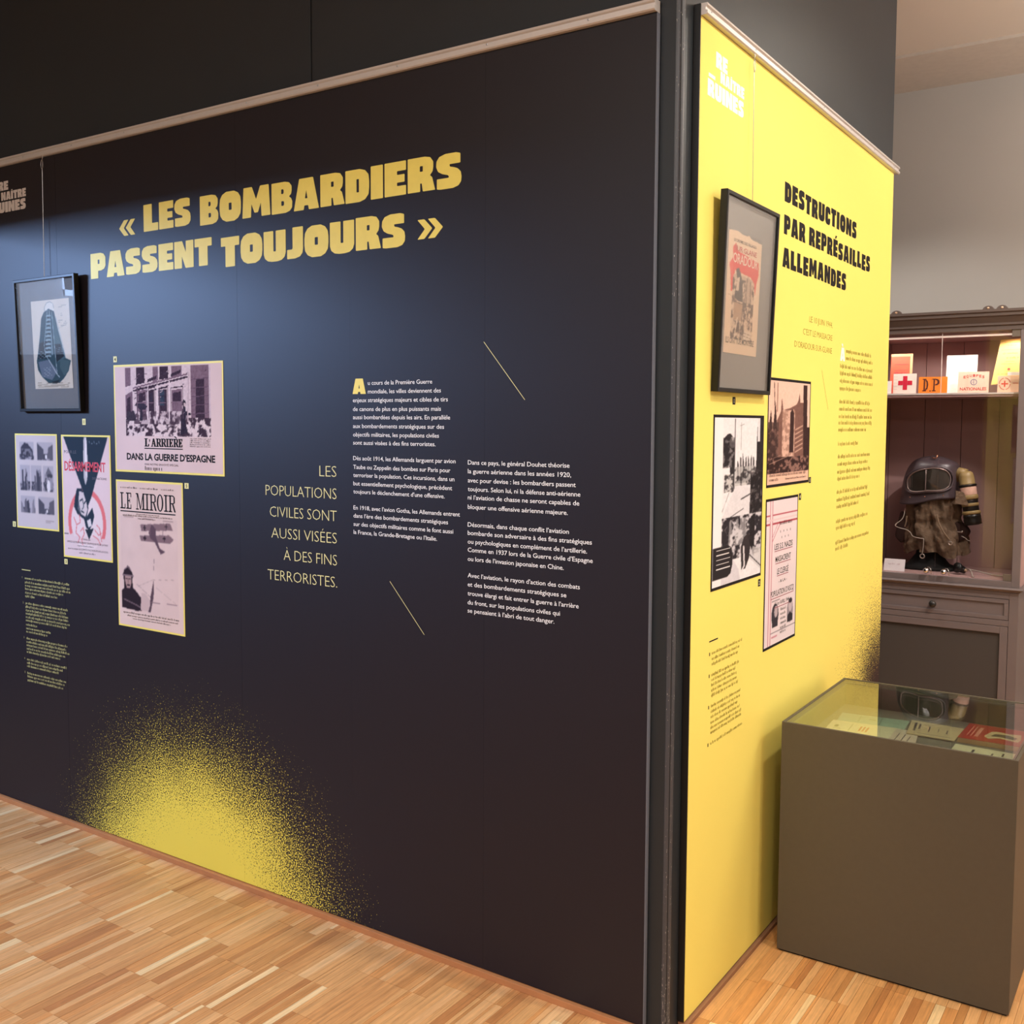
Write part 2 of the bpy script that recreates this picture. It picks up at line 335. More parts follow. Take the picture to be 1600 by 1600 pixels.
class Pic:
    """canvas, x right 0..1, y up 0..1"""
    def __init__(s, w_, h_, bg):
        s.w, s.h = w_, h_; s.a = np.zeros((h_, w_, 3)); s.a[:] = bg
        s.X, s.Y = np.meshgrid((np.arange(w_)+.5)/w_, (np.arange(h_)+.5)/h_)
    def m_poly(s, pts):
        m = np.zeros((s.h, s.w), bool); n = len(pts)
        for i in range(n):
            (x0, y0), (x1, y1) = pts[i], pts[(i+1) % n]
            if y0 == y1: continue
            c = ((y0 > s.Y) != (y1 > s.Y)) & (s.X < (x1-x0)*(s.Y-y0)/(y1-y0)+x0); m ^= c
        return m
    def put(s, m, c, al=1.0):
        s.a[m] = s.a[m]*(1-al)+np.array(c, float)*al; return s
    def poly(s, pts, c, al=1.0): return s.put(s.m_poly(pts), c, al)
    def rect(s, x0, y0, x1, y1, c, al=1.0): return s.put((s.X >= x0) & (s.X < x1) & (s.Y >= y0) & (s.Y < y1), c, al)
    def ell(s, cx, cy, rx, ry, c, al=1.0): return s.put(((s.X-cx)/rx)**2+((s.Y-cy)/ry)**2 < 1, c, al)
    def ring(s, cx, cy, rx, ry, t_, c, al=1.0, a0=-9, a1=9):
        d = ((s.X-cx)/rx)**2+((s.Y-cy)/ry)**2; an = np.arctan2((s.Y-cy)/ry, (s.X-cx)/rx)
        return s.put((d < 1) & (d > (1-t_)**2) & (an > a0) & (an < a1), c, al)
    def line(s, pts, wd, c, al=1.0):
        ar = s.h/s.w
        for (x0, y0), (x1, y1) in zip(pts[:-1], pts[1:]):
            dx, dy = x1-x0, (y1-y0)*ar; L = dx*dx+dy*dy+1e-12
            t_ = np.clip(((s.X-x0)*dx+(s.Y-y0)*ar*dy)/L, 0, 1); d = np.hypot(s.X-x0-t_*dx, (s.Y-y0)*ar-t_*dy)
            s.put(d < wd/2, c, al)
        return s
    def grain(s, amp, cell=3, seed=1, box=None):
        n = (vnoise(s.w, s.h, cell, seed)-.5)[..., None]*amp
        if box: m = (s.X >= box[0]) & (s.X < box[2]) & (s.Y >= box[1]) & (s.Y < box[3]); s.a[m] += np.broadcast_to(n, s.a.shape)[m]
        else: s.a += n
        return s
    def rubble(s, box, dark, light, cell=5, seed=2, thr=.5, al=1.0, soft=8):
        n = vnoise(s.w, s.h, cell, seed, 3); k = np.clip((n-thr)*soft+.5, 0, 1)[..., None]
        m = (s.X >= box[0]) & (s.X < box[2]) & (s.Y >= box[1]) & (s.Y < box[3])
        c = np.array(dark, float)*(1-k)+np.array(light, float)*k; s.a[m] = s.a[m]*(1-al)+c[m]*al; return s
    def blur(s, k=1):
        for _ in range(k):
            p = np.pad(s.a, ((1, 1), (1, 1), (0, 0)), 'edge'); s.a = (p[1:-1, 1:-1]*2+p[:-2, 1:-1]+p[2:, 1:-1]+p[1:-1, :-2]+p[1:-1, 2:])/6
        return s
def picture(name, pic, pl, a0, b0, a1, b1, e, parent, material=None, **props):
    h_, w_ = pic.h, pic.w
    A, B = np.meshgrid(np.linspace(a0, a1, w_), np.linspace(b0, b1, h_))
    o_, u_, v_, n_ = [np.array(q) for q in (pl.o, pl.u, pl.v, pl.n)]
    co = o_+A[..., None]*u_+B[..., None]*v_+e*n_
    idx = np.arange(w_*h_).reshape(h_, w_)
    q = np.stack([idx[:-1, :-1], idx[:-1, 1:], idx[1:, 1:], idx[1:, :-1]], -1).reshape(-1, 4)
    me = bpy.data.meshes.new(name); me.vertices.add(w_*h_); me.vertices.foreach_set('co', co.reshape(-1))
    me.loops.add(q.size); me.loops.foreach_set('vertex_index', q.reshape(-1)); me.polygons.add(len(q))
    me.polygons.foreach_set('loop_start', np.arange(len(q))*4); me.polygons.foreach_set('loop_total', np.full(len(q), 4))
    me.update(calc_edges=True)
    at = me.color_attributes.new('Col', 'FLOAT_COLOR', 'POINT')
    c = np.ones((w_*h_, 4)); c[:, :3] = s2l(np.clip(pic.a, 0, 255)).reshape(-1, 3); at.data.foreach_set('color', c.reshape(-1))
    me.materials.append(material or PRINT); ob = bpy.data.objects.new(name, me); COL.objects.link(ob); adopt(ob, parent)
    for k, v in props.items(): ob[k] = v
    return ob

# ================================================================== THE SETTING
H = 3.345
M_WALL = mat('grey_wall_paint', (178, 172, 166), .85, 0, .03, 3, .05, 500)
M_CEIL = mat('ceiling_paint', (214, 203, 192), .9, 0, .02, 3)
M_BLACKWALL = mat('charcoal_board_paint', (40, 45, 50), .45, 0, .10, 6, .06, 300, .35)
M_SLAB = mat('dark_screed', (110, 70, 42), .8)
struct('floor_slab', MB().box(-6, 4.2, -5.2, 3.78, -.08, -.0085), M_SLAB).name = 'floor'
FLOOR = bpy.data.objects['floor']
struct('wall_back', MB().box(-6, 4.2, 3.66, 3.78, 0, H+.02), M_WALL)
struct('wall_right', MB().box(4.0, 4.2, -5.2, 3.66, 0, H+.02), M_WALL)
struct('wall_front', MB().box(-6, 4.2, -5.2, -5.0, 0, H+.02), M_WALL)
wl = MB(); WX = -4.75; Y0_, Y1_, Z0_, Z1_ = -2.75, -1.6, 2.22, 2.72
wl.box(WX-.14, WX, -5, Y0_, 0, H); wl.box(WX-.14, WX, Y1_, 3.66, 0, H); wl.box(WX-.14, WX, Y0_, Y1_, 0, Z0_); wl.box(WX-.14, WX, Y0_, Y1_, Z1_, H)
struct('wall_left', wl, M_WALL)
fr = MB()
for z in (Z0_, Z1_-.04): fr.box(WX-.09, WX-.04, Y0_, Y1_, z, z+.04)
for y in (Y0_, (Y0_+Y1_)/2, Y1_-.04): fr.box(WX-.09, WX-.04, y, y+.04, Z0_, Z1_)
struct('window_1', fr, mat('white_frame_paint', (225, 225, 222), .5))
struct('trim_3', MB().box(WX, WX+.03, -4.9, 3.6, 0, 1.86), mat('dark_wainscot', (62, 56, 58), .5))
fr = MB(); fr.box(3.96, 3.999, .70, .76, .85, 2.65); fr.box(3.96, 3.999, 1.04, 1.10, .85, 2.65); fr.box(3.96, 3.999, .70, 1.10, 2.62, 2.68); fr.box(3.96, 3.999, .70, 1.10, .82, .88); struct('added_window', fr, mat('white_frame_paint', (225, 225, 222), .5))  # unseen frame added around the visor streak lamp
ce = MB().box(-6, 4.2, -5.2, 3.10, H+.015, H+.1); struct('ceiling', ce, M_CEIL)
so = MB().box(-6, 4.2, 3.10, 3.66, H, H+.1); struct('trim_1', so, mat('ceiling_soffit_paint', (200, 190, 180), .9))
# bulkhead that runs out from the left end of the exhibition block
struct('trim_2', MB().box(-3.14, -2.97, -4.2, -.02, 2.31, H), M_WALL)

# the charcoal block that carries the two panels
XC = .058
blk = MB().box(-2.935, XC-.004, .024, 2.0, .0, H-.005)
BL = obj('partition_core', blk, mat('black_core', (16, 16, 17), .7), None, kind='structure'); BL.name = 'wall_partition'
def clad(name, x0, x1, y0, y1, z0=0.0, z1=H-.01): return obj(name, MB().box(x0, x1, y0, y1, z0, z1), M_BLACKWALL, BL, bevel=.0012)
clad('wall_board', -2.935, -1.1535, .020, .034); clad('wall_board', -1.1465, XC-.016, .020, .034)
clad('wall_board', XC-.012, XC, .036, 2.005)
# rounded corner bead scuffed near the floor
cb = MB(); pr = [(XC-.016+.016*math.sin(a), .036-.016*math.cos(a)) for a in np.linspace(0, math.pi/2, 7)]
cb.prism([(XC-.016, .036)]+pr, 0, H-.01, 2)
m, t, b = nt('scuffed_corner_paint'); tc = N(t, 'ShaderNodeTexCoord'); sp = N(t, 'ShaderNodeSeparateXYZ'); t.links.new(tc.outputs['Object'], sp.inputs[0])
mp = N(t, 'ShaderNodeMapping'); mp.inputs['Scale'].default_value = (700, 700, 90); t.links.new(tc.outputs['Object'], mp.inputs[0])
no = N(t, 'ShaderNodeTexNoise', i_Scale=1.0, i_Detail=2.0); t.links.new(mp.outputs[0], no.inputs['Vector'])
low = math_(t, 'SUBTRACT', .70, math_(t, 'MULTIPLY', math_(t, 'SUBTRACT', .32, sp.outputs[2], clamp=True), .28))
k = math_(t, 'MULTIPLY', math_(t, 'SUBTRACT', no.outputs[0], low), 30.0, clamp=True)
t.links.new(mix(t, k, rgb(66, 68, 74), rgb(200, 196, 190)), b.inputs['Base Color']); b.inputs['Roughness'].default_value = .38
obj('corner_bead', cb, m, BL, smooth=False)

# parquet: narrow upright oak strips, staggered rows
m, t, b = nt('oak_strip'); a = N(t, 'ShaderNodeAttribute', attribute_name='Col'); tc = N(t, 'ShaderNodeTexCoord')
mp = N(t, 'ShaderNodeMapping'); mp.inputs['Scale'].default_value = (170, 4, 60); t.links.new(tc.outputs['Object'], mp.inputs[0])
no = N(t, 'ShaderNodeTexNoise', i_Scale=1.0, i_Detail=4.0); t.links.new(mp.outputs[0], no.inputs['Vector'])
mp2 = N(t, 'ShaderNodeMapping'); mp2.inputs['Scale'].default_value = (70, 14, 9); t.links.new(tc.outputs['Object'], mp2.inputs[0])
n2 = N(t, 'ShaderNodeTexNoise', i_Scale=1.0, i_Detail=3.0, i_Distortion=1.2); t.links.new(mp2.outputs[0], n2.inputs['Vector'])
g = N(t, 'ShaderNodeHueSaturation'); g.inputs['Saturation'].default_value = 1.0
t.links.new(a.outputs[0], g.inputs['Color'])
vv = math_(t, 'ADD', math_(t, 'MULTIPLY', no.outputs[0], .80), math_(t, 'MULTIPLY', n2.outputs[0], .40))
t.links.new(math_(t, 'ADD', vv, .36), g.inputs['Value'])
t.links.new(g.outputs[0], b.inputs['Base Color']); b.inputs['Roughness'].default_value = .36; b.inputs['Specular IOR Level'].default_value = .45
bp = N(t, 'ShaderNodeBump', i_Strength=.15, i_Distance=.0006); t.links.new(no.outputs[0], bp.inputs['Height']); t.links.new(bp.outputs[0], b.inputs['Normal'])
OAK = m
TONES = [((218, 164, 106), 6), ((210, 153, 96), 5), ((224, 172, 116), 5), ((200, 142, 86), 3), ((230, 184, 130), 2), ((190, 130, 78), 1), ((240, 206, 154), 1), ((214, 152, 92), 3)]
TL = [c for c, n in TONES for _ in range(n)]
def in_tri(p, a, b_, c):
    s = lambda u, v, w_: (u[0]-w_[0])*(v[1]-w_[1])-(v[0]-w_[0])*(u[1]-w_[1])
    d = (s(p, a, b_), s(p, b_, c), s(p, c, a)); return not (min(d) < 0 < max(d))
strips = []
r = random.Random(5); x = -6.0
while x < 4.0:
    bw = r.uniform(.10, .26); jog = r.choice((0, .046, -.03, .075, .02, -.06)); edges = []
    xx = x
    while xx < x+bw:
        wd = r.choice((.0085, .013, .017, .021, .021, .026, .031, .036)); edges.append((xx, wd)); xx += wd
    for k in range(-21, 16):
        y0 = -.118+.248*k+jog+r.choice((0, .0, .03, -.02))*0; y1 = y0+.248
        y1 = min(y1, 3.658)
        if y0 < -5.1 or y1-y0 < .01: continue
        for (xs, wd) in edges:
            near = -4.0 < xs < 2.6 and -2.2 < y0 < 3.6
            if not near: continue
            if -2.93 < xs and xs+wd < XC-.01 and y0 > .03 and y1 < 1.99: continue   # under the block
            strips.append((xs, xs+wd, y0, y1, r.choice(TL), r.uniform(-.0004, .0004)))
    if not (-4.2 < x < 2.2): pass
    x = xx
def vis(s):
    p = ((s[0]+s[1])/2, (s[2]+s[3])/2)
    q = [p, (p[0], s[2]), (p[0], s[3])]
    T = [((-3.0, .05), (-1.42, -1.0), (.02, .02)), ((.02, .02), (.06, .76), (.9, .62)), ((.76, .58), (.86, .62), (.78, .9))]
    return any(in_tri(z, *tr) for z in q for tr in T)
vs_ = [s for s in strips if vis(s)]
vs_.sort(key=lambda s: (s[0]-1.12)**2+(s[2]+2.29)**2)
near, far = vs_[:300], vs_[300:]
nearset = set(id(s) for s in near)
GAP = .0004
for s in near:
    c = rgb(*s[4]); mb = MB().box(s[0]+GAP, s[1]-GAP, s[2]+GAP, s[3]-GAP, -.0085, s[5], c); obj('parquet_strip', mb, OAK, FLOOR)
mb = MB()
for s in strips:
    if id(s) in nearset: continue
    mb.box(s[0]+GAP, s[1]-GAP, s[2]+GAP, s[3]-GAP, -.0085, s[5], rgb(*s[4]))
obj('parquet_field', mb, OAK, FLOOR, kind='stuff')
mb = MB()   # beyond the strips that any near view can show
for (x0, x1, y0, y1) in ((-6, -4.05, -5.1, 3.6), (-4.05, 4.1, -5.1, -2.35), (2.68, 4.1, -2.35, 3.65)): mb.box(x0, x1, y0, y1, -.0085, -.001, rgb(214, 160, 104))
obj('parquet_border', mb, OAK, FLOOR, kind='stuff')
M_BATTEN = mat('oak_batten', (190, 128, 80), .45, 0, .12, 40)
obj('batten_left', MB().box(-2.94, .002, -.011, .019, 0, .0175), M_BATTEN, None, .001, kind='structure').name = 'baseboard_left'
obj('batten_right', MB().box(XC+.001, XB+.010, .084, 2.0, 0, .012), mat('smoked_oak_batten', (150, 108, 82), .4, 0, .15, 30), None, .001, kind='structure').name = 'baseboard_right'
struct('baseboard_back', MB().box(-6, 4, 3.645, 3.66, 0, .1), mat('white_frame_paint', (225, 225, 222), .5))

# ================================================================== LEFT PANEL
P1 = thing('exhibition_panel', 'wide navy text panel with yellow headline and yellow stippled sunburst', 'panel', (-1.465, .006, .022))
SE = [-2.93, -2.437, -1.951, -1.467, -.984, -.497, 0.0]
for i in range(6):
    off = (.0, .0003, .0001, .0003, .0001, .0002)[i]
    obj('fabric_panel', MB().box(SE[i]+.00015, SE[i+1]-.00015, off, .013, .0205, 2.527), NAVY, P1)
obj('edge_strip', MB().box(.0002, .002, .001, .0165, .0205, 2.525), mat('grey_edge_tape', (112, 116, 128), .35), P1)
obj('edge_strip', MB().box(-2.9325, -2.9302, -.001, .0165, .0205, 2.525), mat('black_edge_tape', (24, 20, 20), .4), P1)
E1 = .0004   # ink height over the front face
mb = MB(); heavy(mb, PA, '«', -2.063, -1.974, 2.182, .090, E1); heavy(mb, PA, 'LES', -1.928, -1.684, 2.196, .0905, E1, gap=.04); heavy(mb, PA, 'BOMBARDIERS', -1.638, -.575, 2.182+.006, .094, E1, gap=.045, jitter=.02)
obj('headline_lettering', mb, M_TITLE, P1); mb = MB(); heavy(mb, PA, 'PASSENT', -2.232, -1.583, 2.058, .089, E1, gap=.045); heavy(mb, PA, 'TOUJOURS', -1.539, -.772, 2.046, .094, E1, gap=.045, jitter=.02); heavy(mb, PA, '»', -.728, -.638, 2.048, .090, E1)
obj('headline_lettering', mb, M_TITLE, P1)
M_LOGO = mat('pale_grey_ink', (214, 206, 202), .6)
mb = MB(); heavy(mb, PA, 'RE', -2.812, -2.742, 2.436, .034, E1, gap=.05); heavy(mb, PA, 'NAÎTRE', -2.792, -2.625, 2.398, .031, E1, gap=.05); heavy(mb, PA, 'RUINES', -2.853, -2.628, 2.352, .040, E1, gap=.05)
obj('exhibition_logo', mb, M_LOGO, P1)
mb = MB()
for i, (s, x0) in enumerate((('LES', -1.111), ('POPULATIONS', -1.346), ('CIVILES SONT', -1.328), ('AUSSI VISÉES', -1.322), ('À DES FINS', -1.268), ('TERRORISTES.', -1.341))):
    text(mb, PA, s, x0, 1.384-i*.0672-(.000), .0355, E1, x1=-1.041, offset=-.016)
obj('pull_quote', mb, M_THIN, P1)
mb = MB(); heavy(mb, PA, 'A', -.974, -.922, 1.632, .045, E1); obj('drop_capital', mb, M_TITLE, P1)
T1 = ['u cours de la Première Guerre', 'mondiale, les villes deviennent des', 'enjeux stratégiques majeurs et cibles de tirs', 'de canons de plus en plus puissants mais', 'aussi bombardées depuis les airs. En parallèle', 'aux bombardements stratégiques sur des', 'objectifs militaires, les populations civiles', 'sont aussi visées à des fins terroristes.',
 'Dès août 1914, les Allemands larguent par avion', 'Taube ou Zeppelin des bombes sur Paris pour', 'terroriser la population. Ces incursions, dans un', 'but essentiellement psychologique, précèdent', 'toujours le déclenchement d’une offensive.', 'En 1918, avec l’avion Gotha, les Allemands entrent', 'dans l’ère des bombardements stratégiques', 'sur des objectifs militaires comme le font aussi', 'la France, la Grande-Bretagne ou l’Italie.']
Z1 = [1.658, 1.633, 1.608, 1.582, 1.558, 1.532, 1.507, 1.483, 1.437, 1.411, 1.387, 1.362, 1.338, 1.29, 1.266, 1.241, 1.217]
R1 = [-.676, -.645, -.621, -.645, -.613, -.634, -.652, -.664, -.594, -.612, -.598, -.606, -.632, -.579, -.62, -.602, -.659]
T2 = ['Dans ce pays, le général Douhet théorise', 'la guerre aérienne dans les années 1920,', 'avec pour devise : les bombardiers passent', 'toujours. Selon lui, ni la défense anti-aérienne', 'ni l’aviation de chasse ne seront capables de', 'bloquer une offensive aérienne majeure.', 'Désormais, dans chaque conflit l’aviation', 'bombarde son adversaire à des fins stratégiques', 'ou psychologiques en complément de l’artillerie.', 'Comme en 1937 lors de la Guerre civile d’Espagne', 'ou lors de l’invasion japonaise en Chine.', 'Avec l’aviation, le rayon d’action des combats', 'et des bombardements stratégiques se', 'trouve élargi et fait entrer la guerre à l’arrière', 'du front, sur les populations civiles qui', 'se pensaient à l’abri de tout danger.']
Z2 = [1.435, 1.411, 1.386, 1.362, 1.339, 1.313, 1.264, 1.241, 1.217, 1.194, 1.169, 1.123, 1.098, 1.073, 1.048, 1.025]
R2 = [-.229, -.224, -.21, -.196, -.199, -.233, -.229, -.161, -.175, -.158, -.244, -.195, -.235, -.198, -.254, -.271]
for T_, Z_, R_, xl in ((T1, Z1, R1, -.973), (T2, Z2, R2, -.552)):
    mb = MB()
    for i, (s, z, x1) in enumerate(zip(T_, Z_, R_)):
        if i and Z_[i-1]-z > .035: obj('paragraph_lettering', mb, M_WHITE, P1); mb = MB()
        text(mb, PA, s, (-.914 if (xl < -.9 and i < 2) else xl), z, .0128, E1, x1=x1, offset=.004)
    obj('paragraph_lettering', mb, M_WHITE, P1)
mb = MB()
CZ = [0.932, 0.916, 0.903, 0.89, 0.875, 0.861, 0.833, 0.819, 0.805, 0.792, 0.778, 0.765, 0.748, 0.733, 0.72, 0.693, 0.679, 0.666, 0.652, 0.639, 0.609, 0.595, 0.582, 0.554, 0.541, 0.526]
CR = [-2.405, -2.403, -2.4, -2.445, -2.482, -2.634, -2.416, -2.429, -2.42, -2.413, -2.408, -2.431, -2.625, -2.535, -2.551, -2.427, -2.438, -2.416, -2.442, -2.478, -2.436, -2.462, -2.492, -2.445, -2.451, -2.463]
for i, (z, x1) in enumerate(zip(CZ, CR)):
    if i and CZ[i-1]-z > .024: obj('caption_lettering', mb, mat('faded_yellow_ink', (196, 190, 120), .6), P1); mb = MB()
    greek(mb, PA, -2.703, x1, z-.004, .0062, E1, .0052, i)
obj('caption_lettering', mb, mat('faded_yellow_ink', (196, 190, 120), .6), P1); mb = MB()
for z, n in ((.936, 1), (.836, 2), (.697, 3), (.613, 4), (.558, 5)): text(mb, PA, str(n), -2.722, z-.006, .008, E1)
PA.quad(mb, -2.723, .9625, -2.663, .966, E1)
obj('caption_marks', mb, mat('faded_yellow_ink', (196, 190, 120), .6), P1)
def slant(pl, a, b_, wd, e, m, par):
    d = Vector((b_[0]-a[0], b_[1]-a[1])).normalized(); n = Vector((-d.y, d.x))*wd/2; mb = MB()
    pl.poly(mb, [(a[0]+n.x, a[1]+n.y), (a[0]-n.x, a[1]-n.y), (b_[0]-n.x, b_[1]-n.y), (b_[0]+n.x, b_[1]+n.y)], e); obj('slanted_rule', mb, m, par)
slant(PA, (-.5, 1.767), (-.367, 1.61), .0015, E1, M_THIN, P1); slant(PA, (-.833, 1.087), (-.705, .944), .0015, E1, M_THIN, P1)
def number_tag(pl, x0, z0, x1, z1, n, mbk, mink, par):
    t_ = MB(); pl.quad(t_, x0, z0, x1, z1, E1); o = obj('number_tag', t_, mbk, par)
    t_ = MB(); text(t_, pl, str(n), (x0+x1)/2, z0+(z1-z0)*.22, (z1-z0)*.58, E1+.0003, align='C', offset=.02); obj('numeral', t_, mink, o)
for a in ((-2.304, 1.534, -2.284, 1.557, 1), (-2.776, 1.131, -2.755, 1.152, 2), (-2.437, 1.009, -2.417, 1.029, 3), (-2.112, 1.757, -2.092, 1.778, 4), (-1.738, 1.322, -1.717, 1.341, 5)):
    number_tag(PA, *a, mat('cream_ink', (238, 228, 150), .6), M_BLACKINK, P1)

def print_sheet(name, label, pl, a0, b0, a1, b1, border, bcol, group=None, cat='poster'):
    """a thin sheet with a coloured border, set on the panel"""
    root = thing(name, label, cat, pl.p((a0+a1)/2, b0, .0008), group)
    mb = MB(); pl.quad(mb, a0, b0, a1, b1, .0003, .0011); obj('border', mb, bcol, root)
    return root
E_S = .0014
YB = M_TITLE
# --- print 2 : seven small ruin photographs
R_ = print_sheet('photo_sheet', 'yellow-edged grey sheet of seven small ruin photographs, lower left of navy panel', PA, -2.744, 1.130, -2.465, 1.4985, .008, YB)
pc = Pic(84, 120, (202, 190, 188)).grain(10, 30, 3)
def mini(pc, x0, y0, x1, y1, seed, kind):
    pc.rect(x0, y0, x1, y1, (176, 168, 172)); wd, ht = x1-x0, y1-y0; r = random.Random(seed)
    pc.rubble((x0, y0, x1, y0+ht*(.35 if kind else .3)), (72, 70, 80), (168, 160, 166), 5, seed)
    if kind == 0: pc.poly([(x0+.1*wd, y0+.2*ht), (x0+.1*wd, y0+.65*ht), (x0+.35*wd, y0+.95*ht), (x0+.6*wd, y0+.9*ht), (x0+.95*wd, y0+.5*ht), (x0+.95*wd, y0+.15*ht)], (64, 62, 74)); pc.rubble((x0+.15*wd, y0+.2*ht, x0+.9*wd, y0+.6*ht), (62, 60, 70), (122, 118, 126), 4, seed+1)
    if kind == 1: pc.poly([(x0, y0), (x0, y1-.05*ht), (x0+.38*wd, y0+.6*ht), (x0+.4*wd, y0+.1*ht)], (80, 78, 88)); pc.poly([(x1, y0), (x1, y1-.1*ht), (x0+.7*wd, y0+.7*ht), (x0+.62*wd, y0+.1*ht)], (96, 92, 100)); pc.rect(x0+.5*wd, y0+.1*ht, x0+.6*wd, y0+.3*ht, (225, 218, 215))
    if kind == 2:
        for _ in range(5):
            a = x0+r.random()*wd*.8; pc.poly([(a, y0), (a, y0+ht*r.uniform(.5, .95)), (a+.12*wd, y0+ht*r.uniform(.5, .98)), (a+.2*wd, y0)], [(70, 68, 78), (100, 96, 104), (134, 128, 134)][r.randrange(3)])
    if kind == 3: pc.poly([(x0+.15*wd, y0), (x0+.15*wd, y0+.6*ht), (x0+.5*wd, y0+.95*ht), (x0+.9*wd, y0+.65*ht), (x0+.9*wd, y0)], (104, 100, 108)); pc.rubble((x0+.15*wd, y0, x0+.9*wd, y0+.7*ht), (70, 68, 76), (150, 144, 150), 4, seed); pc.ell(x0+.5*wd, y0+.22*ht, .17*wd, .24*ht, (222, 214, 212))
X_ = lambda v: (v-100)/298.0; Y_ = lambda v: 1-(v-605)/640.0
for q, kd in (((.09, .735, .45, .925), 0), ((.54, .735, .92, .925), 1), ((.09, .40, .345, .675), 2), ((.375, .40, .635, .675), 2), ((.67, .40, .92, .675), 3), ((.09, .155, .45, .34), 2), ((.53, .155, .92, .34), 1)):
    mini(pc, *q, int(q[0]*100+q[1]*10), kd)
pc.rect(.70, .085, .90, .095, (150, 138, 136)).rect(.70, .068, .82, .076, (160, 148, 146)); pc.blur(1)
picture('photograph_print', pc, PA, -2.738, 1.136, -2.471, 1.4925, E_S, R_)
# --- print 3 : disarmament poster
R_ = print_sheet('poster', 'yellow-edged pink poster with dark wedge, weeping face and red DÉSARMEMENT', PA, -2.438, 1.037, -2.1395, 1.497, .008, YB)
pc = Pic(110, 168, (226, 203, 203)).grain(10, 30, 4)
TEAL = (40, 54, 68); RED = (214, 108, 112)
pc.ring(.5, .29, .40, .285, .16, (226, 120, 122), 1, -.75, 3.9).rect(0, 0, 1, .155, (224, 203, 203))
pc.ring(.5, .29, .40, .285, .16, (226, 120, 122), 1, -4, -2.75)
pc.ell(.5, .29, .33, .235, (232, 214, 214)); pc.rect(.05, .12, .95, .17, (226, 203, 203))
pc.poly([(.03, 1), (.97, 1), (.60, .50), (.53, .43), (.43, .55)], TEAL)
pc.poly([(.47, .995), (.53, .995), (.545, .8), (.53, .65), (.49, .6), (.455, .66), (.455, .85)], (196, 190, 192)).poly([(.50, .995), (.52, .995), (.53, .8), (.51, .63), (.49, .8)], (236, 228, 228))
pc.poly([(.26, .50), (.30, .57), (.40, .575), (.48, .50), (.54, .42), (.50, .34), (.62, .42), (.66, .35), (.60, .27), (.54, .235), (.48, .25), (.44, .32), (.30, .36), (.23, .42)], TEAL)
pc.poly([(.33, .47), (.35, .55), (.44, .54), (.50, .46), (.52, .40), (.47, .34), (.38, .36), (.33, .41)], (214, 202, 202))
pc.line([(.36, .47), (.42, .485)], .018, TEAL).line([(.43, .44), (.485, .47)], .016, TEAL).line([(.42, .49), (.44, .42), (.41, .405)], .016, (90, 96, 106)).line([(.39, .385), (.44, .375)], .018, TEAL).poly([(.33, .50), (.31, .40), (.38, .36), (.35, .43)], (96, 100, 110))
pc.poly([(.50, .31), (.58, .33), (.60, .27), (.53, .255)], (222, 214, 214)).poly([(.46, .235), (.64, .25), (.54, .155)], (44, 52, 62))
for q in ([(.22, .33), (.28, .27), (.26, .20), (.34, .17), (.30, .12)], [(.28, .27), (.36, .29), (.34, .36)], [(.66, .24), (.74, .20), (.80, .22)], [(.62, .19), (.72, .17), (.78, .12)], [(.36, .22), (.42, .25), (.44, .20), (.38, .15), (.40, .11)], [(.80, .15), (.76, .26), (.70, .28)]): pc.line(q, .012, RED)
pc.ring(.13, .345, .02, .014, .5, RED)
for i in range(5): pc.line([(.58+.05*i, .965-.02*(i % 2)), (.60+.05*i, .945)], .008, (150, 160, 170))
pc.line([(.0, .19), (.1, .19)], .01, (60, 50, 56)); pc.blur(1)
pw = picture('poster_print', pc, PA, -2.4315, 1.0435, -2.146, 1.4905, E_S, R_)
mb = MB(); text(mb, PA, 'DÉSARMEMENT', -2.420, 1.364, .036, E_S+.0003, x1=-2.170, offset=.018); obj('red_lettering', mb, mat('red_ink', (214, 62, 76), .6), R_)
mb = MB(); text(mb, PA, 'POUR LE', -2.42, 1.428, .012, E_S+.0003, x1=-2.345); text(mb, PA, 'DES NATIONS', -2.250, 1.335, .009, E_S+.0003, x1=-2.165)
text(mb, PA, 'Éditée par', -2.315, 1.108, .007, E_S+.0003, x1=-2.267); text(mb, PA, 'OFFICE DE PROPAGANDE GRAPHIQUE POUR LA PAIX', -2.415, 1.094, .0075, E_S+.0003, x1=-2.165)
greek(mb, PA, -2.35, -2.25, 1.083, .004, E_S+.0003, .004, 4); text(mb, PA, 'pour le compte du COMITÉ D’ACTION POUR LA S.D.N.', -2.41, 1.069, .0075, E_S+.0003, x1=-2.165); greek(mb, PA, -2.34, -2.24, 1.057, .004, E_S+.0003, .004, 5)
obj('small_print', mb, mat('grey_print_ink', (92, 84, 92), .6), R_)
# --- print 4 : L'ARRIÈRE
R_ = print_sheet('magazine_page', 'large yellow-edged page, L’ARRIÈRE DANS LA GUERRE D’ESPAGNE under a bombed street', PA, -2.111, 1.3695, -1.5365, 1.747, .008, YB)
pc = Pic(200, 132, (224, 200, 196)).grain(12, 40, 5)
x0, x1, y0, y1 = .105, .90, .332, .985
wd, ht = x1-x0, y1-y0
def LP(*p): return [(x0+a*wd, y0+b*ht) for a, b in p]
DK = (62, 44, 58); MD = (126, 100, 112); LT = (216, 194, 194)
pc.poly(LP((0, 0), (1, 0), (1, 1), (0, 1)), LT)
pc.poly(LP((.78, .2), (.78, 1), (.985, 1), (.985, .22)), MD).poly(LP((.83, .25), (.84, .8), (.93, .82), (.93, .25)), DK)
pc.poly(LP((.98, .2), (.98, 1), (1, 1), (1, .2)), (206, 186, 190))
